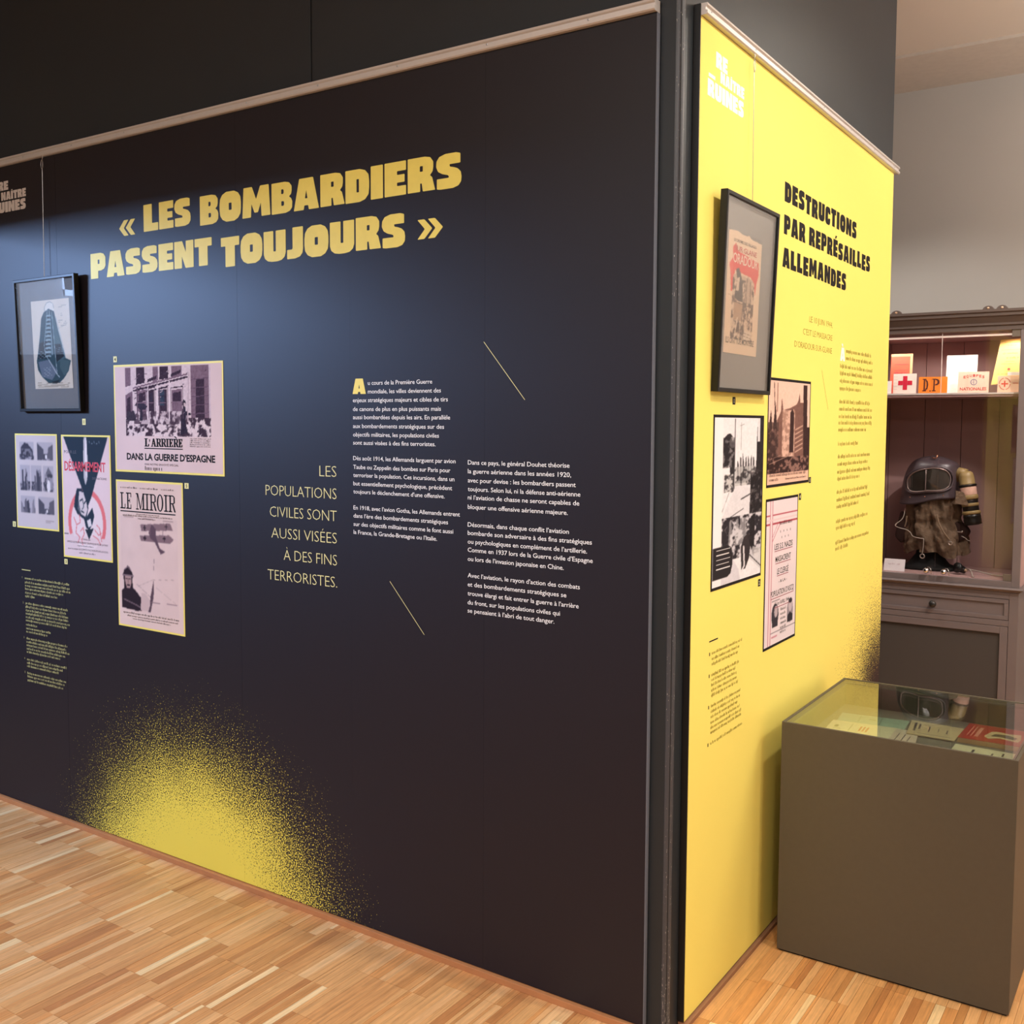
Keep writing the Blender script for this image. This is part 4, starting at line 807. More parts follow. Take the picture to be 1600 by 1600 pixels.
def ora(q, root):
    mb = MB(); text(mb, q, 'ILS ONT TUÉ MON PÈRE', .062, .128, .016, .0072, x1=.262, offset=.012); text(mb, q, 'LE DRAME DES VILLAGES', .085, .388, .008, .0072, x1=.245, offset=.006)
    obj('caption_lettering', mb, mat('brown_black_ink', (60, 44, 40), .6), root)
    mb = MB(); text(mb, q, 'ORADOUR', .085, .335, .026, .0073, x1=.262, offset=.012); obj('title_lettering', mb, mat('cream_paper_ink', (250, 214, 190), .6), root)
    mb = MB(); text(mb, q, 'SUR GLANE', .095, .366, .014, .0073, x1=.25, offset=.01); obj('red_lettering', mb, mat('deep_red_ink', (190, 36, 32), .6), root)
framed('black framed torn-edged poster with red lettering hanging on the yellow panel', PB, .180, 1.632, .383, .503, math.radians(2.0), mat('silver_mount_board', (138, 134, 130), .75, 0, .05, 60), pc, (.050, .102, .286, .416), ora)

# ================================================================== LOW DISPLAY CASE
M_CASE = mat('brown_laminate', (88, 81, 70), .55, 0, .06, 60, .05, 700, .35)
DC = thing('display_case', 'low brown box display case with a flat glass top beside the yellow panel', 'display case', (.451, .914, 0))
CX0, CX1, CY0, CY1, CZ = .139, .763, .603, 1.232, .687
tk = .009
obj('front_panel', MB().box(CX0, CX1, CY0, CY0+tk, .006, CZ), M_CASE, DC, .0008)
obj('back_panel', MB().box(CX0, CX1, CY1-tk, CY1, .006, CZ), M_CASE, DC, .0008)
for x in (CX0, CX1-tk): obj('side_panel', MB().box(x, x+tk, CY0+tk, CY1-tk, .006, CZ), M_CASE, DC, .0008)
obj('plinth_foot', MB().box(CX0+.006, CX1-.006, CY0+.006, CY1-.006, 0, .0065), mat('black_foot', (14, 12, 12), .8), DC)
M_TRAY = mat('grey_felt', (128, 122, 116), .95, 0, .06, 200)
obj('display_floor', MB().box(CX0+tk, CX1-tk, CY0+tk, CY1-tk, .588, .600), M_TRAY, DC)
gl = MB(); gl.box(CX0+tk+.001, CX1-tk-.001, CY0+tk+.001, CY1-tk-.001, CZ-.0095, CZ-.0015)
obj('glass_top', gl, GLASSG, DC)
mb = MB(); g0, g1 = tk, tk+.010
mb.box(CX0+g0, CX0+g1, CY0+g0, CY1-g0, CZ-.016, CZ-.0098); mb.box(CX1-g1, CX1-g0, CY0+g0, CY1-g0, CZ-.016, CZ-.0098)
mb.box(CX0+g1, CX1-g1, CY0+g0, CY0+g1, CZ-.016, CZ-.0098); mb.box(CX0+g1, CX1-g1, CY1-g1, CY1-g0, CZ-.016, CZ-.0098)
obj('glass_ledge', mb, mat('grey_rebate', (92, 90, 86), .5), DC)
def flat_item(name, label, cat, pts, z, th, m, group=None):
    """thin sheet or booklet lying flat; pts anticlockwise seen from above"""
    cx = sum(p[0] for p in pts)/len(pts); cy = sum(p[1] for p in pts)/len(pts)
    r_ = thing(name, label, cat, (cx, cy, z), group); mb = MB(); mb.prism(pts, z, z+th, 2)
    return r_, mb
def on_sheet(pts, z):
    """Plane whose u runs along the lower edge of a quad lying flat, scaled 0..1"""
    o, u, v = Vector((pts[0][0], pts[0][1], z)), Vector((pts[1][0]-pts[0][0], pts[1][1]-pts[0][1], 0)), Vector((pts[3][0]-pts[0][0], pts[3][1]-pts[0][1], 0))
    return Plane(o, u, v, (0, 0, 1))
Zt = .6003
def lie(name, label, cat, pts, th, m, z=Zt, marks=(), ink=None, col2=None):
    r_, mb = flat_item(name, label, cat, pts, z, th, m); obj('sheet' if th < .004 else 'pages', mb, m, r_)
    q = on_sheet(pts, z+th); mb = MB()
    for (a0, b0, a1, b1) in marks: q.quad(mb, a0, b0, a1, b1, .0004)
    if marks: obj('print', mb, ink, r_)
    return r_, q
INKG = mat('grey_print_ink', (92, 84, 92), .6)
lie('map_sheet', 'pale green printed map sheet at the far left under the case glass', 'map', [(.186, .985), (.388, 1.010), (.380, 1.130), (.172, 1.105)], .0006, mat('pale_green_paper', (168, 192, 178), .8), marks=[(.05, .8, .95, .81), (.3, .3, .31, .95), (.62, .2, .63, .9), (.1, .5, .9, .51), (.45, .6, .55, .66)], ink=mat('green_print_ink', (96, 128, 112), .7))
r_, q = lie('document', 'cream document with red heading overlapping the green map', 'document', [(.186, .80), (.372, .815), (.378, 1.022), (.172, 1.004)], .0006, mat('cream_paper', (236, 226, 196), .8), Zt+.0009, marks=[(.1, .55, .22, .57), (.1, .62, .16, .75), (.35, .5, .36, .9)], ink=INKG)
mb = MB(); [q.quad(mb, .50+i*.055, .55, .53+i*.055, .82, .0005) for i in range(3)]; obj('red_print', mb, mat('red_ink', (214, 62, 76), .6), r_)
lie('leaflet', 'pinkish folded leaflet between cream document and buff booklet', 'leaflet', [(.372, .835), (.455, .845), (.432, 1.018), (.366, 1.012)], .0008, mat('pinkish_paper', (222, 202, 190), .8), Zt+.0018, marks=[(.2, .2, .24, .75), (.42, .1, .46, .7), (.62, .3, .66, .6)], ink=INKG)
lie('booklet', 'buff booklet with dark printed title in the middle of the case', 'booklet', [(.405, .972), (.542, .972), (.546, 1.120), (.386, 1.128)], .003, mat('buff_paper', (214, 192, 158), .8), Zt+.0030, marks=[(.10, .25, .15, .85), (.2, .4, .24, .8), (.42, .3, .45, .7), (.62, .4, .64, .62), (.8, .35, .83, .6), (.2, .12, .95, .14)], ink=INKG)
lie('paper_sheet', 'cream paper sheet in front of the red book', 'paper', [(.545, .80), (.722, .80), (.716, .955), (.548, .962)], .0006, mat('cream_paper', (236, 226, 196), .8), marks=[(.30, .5, .34, .8), (.6, .6, .63, .75), (.75, .65, .78, .85)], ink=INKG)
pts = [(.548, .985), (.724, .985), (.722, 1.160), (.552, 1.160)]
r_, mb = flat_item('book', 'red covered book with pale torn motif at the right of the case', 'book', pts, Zt, .014, None)
obj('pages', mb, mat('aged_page_edges', (206, 172, 132), .8), r_)
mb = MB(); mb.prism([(x_*1.0, y_) for x_, y_ in pts], Zt+.0141, Zt+.0155, 2); obj('cover', mb, mat('red_cloth_cover', (186, 52, 44), .6), r_, .0004)
q = on_sheet(pts, Zt+.0156); mb = MB()
q.poly(mb, [(.36, .30), (.42, .62), (.50, .70), (.70, .66), (.88, .70), (.92, .40), (.90, .22), (.60, .30), (.45, .18)], .0003); obj('pale_motif', mb, mat('torn_paper_print', (214, 190, 150), .7), r_)
mb = MB(); q.poly(mb, [(.45, .36), (.50, .54), (.70, .56), (.86, .46), (.84, .32), (.62, .38)], .0006); obj('dark_motif', mb, mat('dark_motif_print', (92, 92, 74), .7), r_)
mb = MB(); [q.quad(mb, a, .2, a+.02, .85, .0004) for a in (.10, .16)]; q.quad(mb, .22, .2, .28, .8, .0004); obj('title_print', mb, mat('pink_title_print', (232, 150, 136), .7), r_)

# ================================================================== GLAZED CABINET
M_CAB = mat('mauve_brown_paint', (112, 99, 97), .5, 0, .05, 14, .12, 160, .4)
M_CABD = mat('dark_linen_panel', (66, 59, 54), .8, 0, .10, 300, .1, 600)
M_CABI = mat('cabinet_lining', (176, 142, 138), .7, 0, .05, 12)
M_CORN = mat('cornice_paint', (88, 73, 66), .5, 0, .06, 20)
KX0, KX1, KY0, KY1 = -.336, .430, 3.10, 3.62
CB = thing('display_cabinet', 'tall mauve brown glazed cabinet with drawer and moulded cornice against back wall', 'cabinet', ((KX0+KX1)/2, (KY0+KY1)/2, 0))
mb = MB(); mb.box(KX0, KX0+.02, KY0+.02, KY1, .05, .75); mb.box(KX1-.02, KX1, KY0+.02, KY1, .05, .75); mb.box(KX0+.02, KX1-.02, KY1-.02, KY1, .05, .75)
mb.box(KX0, KX1, KY0+.02, KY1, 0, .05); mb.box(KX0+.02, KX1-.02, KY0+.02, KY1-.02, .735, .75)
obj('lower_carcass', mb, M_CAB, CB, .002)
fs = .041
mb = MB(); mb.box(KX0, KX0+fs, KY0, KY0+.02, .05, .75); mb.box(KX1-fs, KX1, KY0, KY0+.02, .05, .75)
mb.box(KX0+fs, KX1-fs, KY0, KY0+.02, .718, .75); mb.box(KX0+fs, KX1-fs, KY0, KY0+.02, .586, .614); mb.box(KX0+fs, KX1-fs, KY0, KY0+.02, 0, .05)
obj('face_frame', mb, M_CAB, CB, .0015)
d = MB(); d.box(KX0+fs+.002, KX1-fs-.002, KY0+.001, KY0+.018, .616, .716)
# drawer front with a recessed field
dr = MB(); a0, a1, z0, z1 = KX0+fs+.002, KX1-fs-.002, .616, .716; b_ = .020
dr.box(a0, a1, KY0+.006, KY0+.018, z0, z1); dr.box(a0, a1, KY0-.001, KY0+.006, z0, z0+b_); dr.box(a0, a1, KY0-.001, KY0+.006, z1-b_, z1); dr.box(a0, a0+b_, KY0-.001, KY0+.006, z0+b_, z1-b_); dr.box(a1-b_, a1, KY0-.001, KY0+.006, z0+b_, z1-b_)
DR = obj('drawer', dr, M_CAB, CB, .0015)
mb = MB(); mb.lathe([(.006, 0), (.006, .008), (.010, .012), (.0165, .018), (.0175, .026), (.013, .033), (.004, .036)], (.047, KY0+.006, .664), (0, -1, 0), 20); obj('knob', mb, mat('dark_bronze', (52, 48, 46), .35, .3), DR, smooth=True)
do = MB(); z0, z1 = .052, .584; st = .035
do.box(a0, a0+st, KY0, KY0+.018, z0, z1); do.box(a1-st, a1, KY0, KY0+.018, z0, z1); do.box(a0+st, a1-st, KY0, KY0+.018, z1-st, z1); do.box(a0+st, a1-st, KY0, KY0+.018, z0, z0+st)
DO = obj('cupboard_door', do, M_CAB, CB, .0015)
obj('door_panel', MB().box(a0+st, a1-st, KY0+.010, KY0+.016, z0+st, z1-st), M_CABD, DO)
# ledge moulding
def mould(name, prof, m):
    """profile (out, z) run along the front and both sides"""
    rings = []
    for (cx, cy, sx, sy) in ((KX0, KY1, -1, 0), (KX0, KY0, -1, -1), (KX1, KY0, 1, -1), (KX1, KY1, 1, 0)):
        rings.append([(cx+sx*o, cy+sy*o, z) for o, z in prof])
    return obj(name, MB().ring_loft(rings), m, CB, 0)
mould('ledge_moulding', [(-.03, .752), (.004, .752), (.006, .756), (.010, .759), (.016, .762), (.020, .766), (.018, .771), (.010, .774), (-.03, .774)], M_CAB)
mould('cornice', [(-.03, 2.000), (.002, 2.000), (.002, 2.018), (.010, 2.024), (.010, 2.034), (.016, 2.044), (.026, 2.060), (.034, 2.066), (.034, 2.078), (.042, 2.084), (.042, 2.096), (-.03, 2.096)], M_CORN)
obj('cornice_top', MB().box(KX0+.02, KX1-.02, KY0+.02, KY1-.01, 2.075, 2.094), M_CORN, CB)
for x in (-.225, -.165, .255, .315):
    mb = MB(); pr_ = [(x+.026*math.cos(a_), 2.094+.020*math.sin(a_)) for a_ in np.linspace(0, math.pi, 12)]
    mb.prism(pr_, KY0-.030, KY0-.012, 1); o = obj('crest_scroll', mb, M_CORN, CB, .002)
    mb = MB(); mb.lathe([(.006, 0), (.005, .004), (.001, .006)], (x, KY0-.030, 2.102), (0, -1, 0), 10); obj('boss', mb, mat('worn_gilt', (190, 150, 120), .4, .4), o)
mb = MB(); us = .035
mb.box(KX0, KX0+us, KY0, KY0+.022, .774, 2.0); mb.box(KX1-us, KX1, KY0, KY0+.022, .774, 2.0); mb.box(KX0+us, KX1-us, KY0, KY0+.022, .774, .803)
obj('upper_frame', mb, M_CAB, CB, .0015)
mb = MB(); mb.box(KX0, KX0+.018, KY0+.022, KY1, .774, 2.0); mb.box(KX1-.018, KX1, KY0+.022, KY1, .774, 2.0); mb.box(KX0+.018, KX1-.018, KY0+.022, KY1-.03, .774, .802); mb.box(KX0+.018, KX1-.018, KY0+.022, KY1-.03, 1.985, 2.0)
obj('upper_carcass', mb, M_CABI, CB)
edges = [KX0+.018, -.304, -.121, .064, .246, KX1-.018]
for i in range(5): obj('back_plank', MB().box(edges[i]+.0012, edges[i+1]-.0012, KY1-.045, KY1-.030, .802, 1.985), M_CABI, CB, .002)
obj('shelf', MB().box(KX0+.019, KX1-.019, KY0+.045, KY1-.047, 1.686, 1.706), M_CABI, CB, .001)
obj('shelf_edge', MB().box(KX0+.019, KX1-.019, KY0+.040, KY0+.0448, 1.698, 1.7065), mat('pale_shelf_lip', (232, 222, 216), .4), CB)
mb = MB(); mb.box(KX0+us+.001, .046, KY0+.008, KY0+.013, .806, 1.997); GD = obj('glass_door', mb, CABGLASS, CB)
mb = MB(); mb.box(.0485, KX1-us-.001, KY0+.008, KY0+.013, .806, 1.997); GD2 = obj('glass_door', mb, CABGLASS, CB)
M_EDGE = mat('polished_glass_edge', (214, 196, 186), .15, 0, .02, 5)
mb = MB(); mb.box(.0462, .0483, KY0+.007, KY0+.014, 1.70, 1.997); obj('glass_edge', mb, M_EDGE, GD2)
mb = MB(); mb.box(KX0+us, KX1-us-.04, KY0+.006, KY0+.014, 1.9975, 2.0); obj('top_channel', mb, M_EDGE, CB)
for z in (1.966, .804): obj('glass_hinge', MB().box(KX1-us-.038, KX1-us-.001, KY0+.004, KY0+.0075, z, z+.034), mat('grey_hinge', (112, 100, 90), .35, .3), GD2, .001)
CHR = mat('chrome', (225, 225, 228), .08, 1, .0, 5)
for x, g in ((.012, GD), (.094, GD2)):
    mb = MB(); mb.lathe([(.004, 0), (.004, .010), (.010, .014), (.0148, .022), (.0150, .030), (.011, .039), (.004, .043)], (x, KY0+.008, .829), (0, -1, 0), 18); o = obj('ball_knob', mb, CHR, g, smooth=True)
    mb = MB(); mb.tube([(x+.004, KY0+.0, .844), (x+.014, KY0-.006, .843), (x+.021, KY0-.008, .833), (x+.022, KY0-.008, .811)], .0022, 6); obj('catch', mb, CHR, o, smooth=True)
# light strip of the upper compartment
mb = MB().box(KX0+.06, KX1-.06, KY0+.026, KY0+.040, 1.976, 1.984); obj('light_strip', mb, mat('lit_strip', (255, 240, 226), .5, emit=(255, 232, 214), es=.6), CB)
for x_ in (-.22, -.02, .18, .36): spot('cabinet_spot_light', (x_, KY0+.05, 1.970), (x_, KY0+.14, 1.70), 2.2, (1, .86, .77), 136, .35, .008)

spot('mask_fill_light', (KX1-us-.03, KY0+.045, 1.66), (.0, 3.28, 1.10), 7.5, (1, .90, .83), 75, .5, .012)  # spot added under the shelf to brighten the mask from the right
# --- things on the upper shelf
SZ = 1.7067
def standing(name, label, cat, x0, x1, z0, z1, y, lean, m, th=.0012, group=None):
    root = thing(name, label, cat, ((x0+x1)/2, y, z0), group)
    v = Vector((0, math.sin(lean), math.cos(lean))); q = Plane((x0, y, z0), (1, 0, 0), v, (0, -math.cos(lean), math.sin(lean)))
    mb = MB(); q.quad(mb, 0, 0, x1-x0, (z1-z0)/math.cos(lean), -th, 0); obj('card', mb, m, root)
    return root, q
INKR = mat('soft_red_ink', (206, 92, 84), .6); INKB = mat('brown_black_ink', (60, 44, 40), .6)
root, q = standing('booklet', 'orange-red booklet leaning behind the red cross armband', 'booklet', -.225, -.119, SZ, 1.911, 3.23, .10, mat('apricot_paper', (244, 190, 140), .7))
mb = MB(); q.quad(mb, 0, 0, .094, .192, .0005); obj('cover_field', mb, mat('coral_cover', (232, 104, 76), .6), root)
mb = MB(); [q.quad(mb, .02, z, .085, z+.0016, .0009) for z in (.15, .12, .095)]; greek(mb, q, .02, .085, .105, .006, .0009, .006, 7); obj('lettering', mb, mat('dark_red_ink', (150, 60, 78), .6), root)
root, q = standing('armband', 'white cloth armband with a red cross on the cabinet shelf', 'armband', -.194, -.082, SZ, 1.806, 3.170, .06, mat('white_cloth', (240, 226, 214), .9), .002)
mb = MB(); q.quad(mb, .047, .018, .068, .088, .0006); q.quad(mb, .024, .042, .0465, .064, .0006); q.quad(mb, .0685, .042, .092, .064, .0006); obj('red_cross', mb, mat('crimson_cloth', (206, 24, 56), .8), root)
mb = MB(); [q.quad(mb, .003, .02+i*.016, .020, .0212+i*.016, .0006) for i in range(5)]; obj('fold_crease', mb, mat('cloth_crease', (190, 170, 160), .9), root)
root, q = standing('armband', 'orange cloth armband lettered D.P. on the cabinet shelf', 'armband', -.071, .064, SZ, 1.788, 3.172, .06, mat('orange_cloth', (238, 136, 40), .85), .002)
mb = MB(); serif(mb, q, 'I', .018, .036, .010, .062, .0006); q.poly(mb, [(.032, .012), (.043, .022), (.046, .042), (.043, .060), (.032, .070), (.032, .062), (.037, .055), (.038, .042), (.037, .028), (.032, .020)], .0007)
q.quad(mb, .052, .008, .058, .014, .0006); serif(mb, q, 'I', .064, .082, .010, .062, .0006); q.poly(mb, [(.078, .072), (.090, .070), (.098, .062), (.098, .048), (.090, .040), (.078, .038), (.078, .044), (.086, .047), (.089, .055), (.086, .063), (.078, .066)], .0007)
obj('lettering', mb, mat('dark_brown_ink', (86, 34, 22), .6), root)
root, q = standing('paper_sheet', 'tall white paper sheet at the middle of the cabinet shelf', 'paper', .042, .185, SZ, 1.896, 3.24, .12, mat('bright_paper', (250, 246, 236), .8))
mb = MB(); greek(mb, q, .03, .12, .125, .004, .0005, .005, 8); greek(mb, q, .045, .11, .105, .004, .0005, .005, 9); greek(mb, q, .02, .125, .088, .004, .0005, .005, 10); obj('print', mb, mat('faint_print', (214, 204, 180), .7), root)
root, q = standing('armband', 'cream ÉQUIPES NATIONALES armband with round emblem on the cabinet shelf', 'armband', .112, .252, SZ, 1.809, 3.176, .06, mat('cream_cloth', (244, 216, 192), .85), .002)
mb = MB()
arc = 'EQUIPES'
for i, ch in enumerate(arc):
    a_ = (i-3)*.20; cxx = .072+.075*math.sin(a_); czz = .012+.074*math.cos(a_*.75)
    text(mb, q, ch, cxx-.005, czz-.008, .013, .0006, x1=cxx+.005, offset=.02)
text(mb, q, 'NATIONALES', .010, .012, .015, .0006, x1=.130, offset=.02)
obj('lettering', mb, INKR, root)
mb = MB(); n_ = 20
for i in range(n_):
    c0, c1 = 2*math.pi*i/n_, 2*math.pi*(i+1)/n_
    q.poly(mb, [(.072+.015*math.cos(c0), .052+.015*math.sin(c0)), (.072+.015*math.cos(c1), .052+.015*math.sin(c1)), (.072+.012*math.cos(c1), .052+.012*math.sin(c1)), (.072+.012*math.cos(c0), .052+.012*math.sin(c0))], .0006)
q.quad(mb, .071, .041, .073, .063, .0006); q.quad(mb, .064, .051, .0705, .053, .0006); obj('round_emblem', mb, mat('blue_grey_ink', (112, 122, 160), .6), root)
# tall yellow certificate leaning in the corner
root = thing('certificate', 'tall yellow paper certificate leaning at the right end of the cabinet shelf', 'document', (.32, 3.26, SZ))
u_ = Vector((1, 0, .02)).normalized(); v_ = Vector((.10, .16, 1)).normalized(); n_ = u_.cross(v_); n_ = -n_ if n_.y > 0 else n_
q = Plane((.256, 3.215, 1.745), u_, v_, n_)
mb = MB(); mb.add([q.p(0, 0, 0), q.p(.128, .012, 0), q.p(.118, .225, 0), q.p(.010, .222, 0), q.p(0, 0, -.0012), q.p(.128, .012, -.0012), q.p(.118, .225, -.0012), q.p(.010, .222, -.0012)], [(0, 1, 2, 3), (7, 6, 5, 4), (0, 4, 5, 1), (1, 5, 6, 2), (2, 6, 7, 3), (3, 7, 4, 0)]); obj('sheet', mb, mat('yellow_paper', (246, 214, 130), .75), root)
mb = MB(); mb.tube([(.30, 3.30, SZ+.004), (.32, 3.255, 1.80)], .0022, 6); mb.tube([(.36, 3.30, SZ+.004), (.345, 3.255, 1.80)], .0022, 6); obj('prop_stand', mb, mat('clear_acrylic_prop', (200, 196, 190), .2), root)
mb = MB()
for a_, b2, z_, h_ in ((.03, .10, .205, .005), (.045, .085, .192, .003), (.02, .115, .170, .002), (.03, .10, .150, .006), (.05, .11, .128, .006), (.05, .09, .112, .003), (.03, .10, .100, .003), (.02, .11, .050, .003)): greek(mb, q, a_, b2, z_, h_, .0004, h_*.9, int(z_*999))
obj('lettering', mb, mat('orange_brown_ink', (206, 132, 62), .6), root)
mb = MB(); mb.lathe([(.006, 0), (.006, .0004)], q.p(.068, .075, .0003), n_, 12); obj('stamp', mb, INKR, root)
root, q = standing('card', 'small cream card with a red cross inside a ring, right end of shelf', 'card', .292, .385, SZ, 1.786, 3.168, .06, mat('cream_card', (246, 216, 186), .8))
mb = MB(); q.quad(mb, .0285, .026, .0345, .056, .0006); q.quad(mb, .0165, .038, .0283, .044, .0006); q.quad(mb, .0347, .038, .0465, .044, .0006); obj('red_cross', mb, mat('bright_red_ink', (226, 66, 56), .6), root)
mb = MB(); nn = 28
for i in range(nn):
    if i % 7 == 0: continue
    c0, c1 = 2*math.pi*i/nn, 2*math.pi*(i+.75)/nn
    q.poly(mb, [(.0315+.026*math.cos(c0), .041+.030*math.sin(c0)), (.0315+.026*math.cos(c1), .041+.030*math.sin(c1)), (.0315+.022*math.cos(c1), .041+.026*math.sin(c1)), (.0315+.022*math.cos(c0), .041+.026*math.sin(c0))], .0006)
q.quad(mb, .066, .042, .090, .045, .0006); obj('ring_lettering', mb, INKR, root)
root, q = standing('card', 'narrow white folded card at the far left of the shelf', 'card', -.235, -.199, SZ, 1.770, 3.158, .06, mat('bright_paper', (250, 246, 236), .8))
root, q = standing('paper_slip', 'white paper slip across the foot of the yellow certificate', 'paper', .335, .392, 1.787, 1.803, 3.166, .06, mat('bright_paper', (250, 246, 236), .8))
root, q = standing('label_card', 'small white caption card at the left foot of the gas mask', 'label', -.213, -.110, .8025, .862, 3.165, .30, mat('white_card', (246, 238, 240), .7))
mb = MB(); greek(mb, q, .022, .082, .032, .006, .0005, .006, 5); obj('lettering', mb, mat('pink_grey_ink', (214, 190, 196), .7), root)

# ================================================================== INFANT GAS MASK
GM = thing('gas_mask', 'dark rubber infant gas helmet with wide visor, canvas skirt and filter canister', 'gas mask', (-.02, 3.36, .802))
M_RUB = mat('mauve_black_rubber', (74, 62, 66), .38, 0, .12, 18, .1, 200, .5)
GX, GY = -.036, 3.365
def sup(t_, e_): c_, s_ = math.cos(t_), math.sin(t_); return math.copysign(abs(c_)**e_, c_), math.copysign(abs(s_)**e_, s_)
def hood_ring(z, rx, ry, n=40, dx=0, dz=None, e_=.8):
    out = []
    for k in range(n):
        a_, b_ = sup(2*math.pi*k/n, e_); zz = z+(dz(a_, b_) if dz else 0); out.append((GX+dx+a_*rx, GY+b_*ry, zz))
    return out
tiltf = lambda a_, b_: .024*a_+(.006*math.sin(a_*4))
mb = MB(); rr = []
for z, rx, ry in ((1.152, .142, .122), (1.160, .144, .126), (1.170, .143, .120), (1.20, .139, .118), (1.25, .138, .117), (1.30, .134, .115), (1.335, .122, .108), (1.36, .102, .094), (1.378, .070, .070), (1.388, .030, .03), (1.389, .004, .004)):
    rr.append(hood_ring(z, rx, ry, dx=(z-1.25)*.07, dz=(tiltf if z < 1.34 else None)))
mb.ring_loft(rr); obj('hood', mb, M_RUB, GM, smooth=True, sub=1)
# seams over the crown
mb = MB(); mb.tube([(GX+.008+.0*t_, GY-.112*math.cos(t_), 1.30+.088*math.sin(t_)+.004) for t_ in np.linspace(.15, 1.5, 10)], .0022, 6); obj('crown_seam', mb, M_RUB, GM, smooth=True)
VX, VZ = GX+.009, 1.264
def vis_pt(a_, b_, off=0):
    """point on the visor surface; a_,b_ offsets in m"""
    x_ = VX-GX+a_; return (GX+x_, GY-.121*math.sqrt(max(0, 1-(x_/.160)**2))-.004-off, VZ+b_+.10*a_)
def vis_outline(s, n=44):
    o_ = []
    for k in range(n):
        t_ = 2*math.pi*k/n; c_, s_ = sup(t_, .88)
        b_ = .064*s_ if s_ > 0 else .060*s_-.010*abs(c_)*(1 if s_ < -.2 else .3)+ .012*math.cos(c_*math.pi/2)*(-s_)
        if s_ > 0: b_ *= 1-.10*(-c_)
        o_.append((.103*c_*s, b_*s))
    return o_
ol = vis_outline(1.0)
ring = [vis_pt(a_, b_, .006) for a_, b_ in ol]
def loop_tube(pts, r, n=8):
    P_ = [Vector(p) for p in pts]; N_ = len(P_); rings = []
    for i in range(N_):
        d_ = (P_[(i+1) % N_]-P_[i-1]).normalized(); out_ = Vector((0, -1, 0)); a_ = (out_-d_*out_.dot(d_)).normalized(); b_ = d_.cross(a_)
        rings.append([P_[i]+a_*r*math.cos(2*math.pi*k/n)+b_*r*math.sin(2*math.pi*k/n) for k in range(n)])
    rings.append(rings[0]); m_ = MB(); m_.ring_loft(rings, caps=False); return m_
obj('visor_rim', loop_tube(ring, .0034), mat('worn_metal_rim', (150, 132, 128), .3, .6), GM, smooth=True)
ring2 = [vis_pt(a_, b_, .002) for a_, b_ in vis_outline(1.10)]
obj('visor_gasket', loop_tube(ring2, .0065), M_RUB, GM, smooth=True)
mb = MB(); rows = [[vis_pt(a_*f, b_*f, .004+.004*(1-f)) for a_, b_ in ol] for f in (1.0, .8, .6, .4, .2, .02)]
mb.ring_loft(rows, caps=False)
mv, tv, bv = nt('visor_plastic'); bv.inputs['Base Color'].default_value = rgb(30, 24, 20); bv.inputs['Roughness'].default_value = .06; bv.inputs['Specular IOR Level'].default_value = .9; bv.inputs['Coat Weight'].default_value = .8; bv.inputs['Coat Roughness'].default_value = .03
vn = N(tv, 'ShaderNodeTexNoise', i_Scale=14.0, i_Detail=3.0); vc = N(tv, 'ShaderNodeTexCoord'); tv.links.new(vc.outputs['Object'], vn.inputs['Vector']); tv.links.new(mix(tv, vn.outputs[0], rgb(34, 26, 20), rgb(70, 66, 60)), bv.inputs['Base Color'])
obj('visor', mb, mv, GM, smooth=True)
mb = MB(); mb.tube([vis_pt(-.008, b_, .010) for b_ in (.060, .03, 0, -.03, -.050)], .0026, 8); obj('visor_strut', mb, mat('worn_metal_rim', (150, 132, 128), .3, .6), GM, smooth=True)
mb = MB()
for a_ in (-.085, -.01, .075):
    p_ = vis_pt(a_, -.078, .008); mb2 = MB(); mb2.lathe([(.0034, 0), (.003, .002), (.001, .003)], p_, (0, -1, 0), 10); obj('rivet', mb2, mat('copper', (200, 140, 110), .3, .8), GM, smooth=True)
mb = MB(); mb.tube([(GX+.015, GY-.07, 1.384), (GX+.028, GY-.085, 1.379), (GX+.040, GY-.085, 1.382), (GX+.044, GY-.085, 1.396)], .0035, 8); obj('crown_clip', mb, mat('copper', (200, 140, 110), .3, .8), GM, smooth=True)
# canvas skirt: gathered, creased and ragged at the hem
mb = MB(); rows = []; nrow, ncol = 26, 110; rq = np.random.default_rng(3)
nz = vnoise(ncol, nrow, 14, 9, 4); nz2 = vnoise(ncol, nrow, 5, 10, 2)
nz[:, -14:] = nz[:, -14:]*np.linspace(1, 0, 14)+nz[:, :1]*np.linspace(0, 1, 14); nz2[:, -8:] = nz2[:, -8:]*np.linspace(1, 0, 8)+nz2[:, :1]*np.linspace(0, 1, 8)
for i in range(nrow):
    f = i/(nrow-1); row = []
    for k in range(ncol):
        t_ = 2*math.pi*k/ncol; c_, s_ = math.cos(t_), math.sin(t_)
        fold = .011*math.sin(7*t_+2.2*f+1.5*math.sin(5*f))*(.3+f)+.006*math.sin(17*t_-5*f+1)+.060*(.22-abs(nz[i, k]-.5)*2)*(.35+f)+.050*(.2-abs(nz2[i, k]-.5)*2)*(.4+.6*f)
        pinch = -.016*math.exp(-((f-.46)/.07)**2)
        rx = .124+.024*f+fold+pinch; ry = .092+.018*f+fold+pinch
        hem = .012*math.sin(3*t_+.8)*f+.009*math.sin(8*t_)*f
        row.append((GX+.006+c_*rx+.018*f, GY+s_*ry, 1.180-.290*f+hem+.02*c_*(1-f)))
    rows.append(row)
mb.ring_loft(rows, caps=False)
MC = mat('olive_brown_canvas', (106, 86, 68), .8, 0, .30, 24, 3.0, 55, .3)
so_ = obj('canvas_skirt', mb, MC, GM, smooth=True, sub=1)
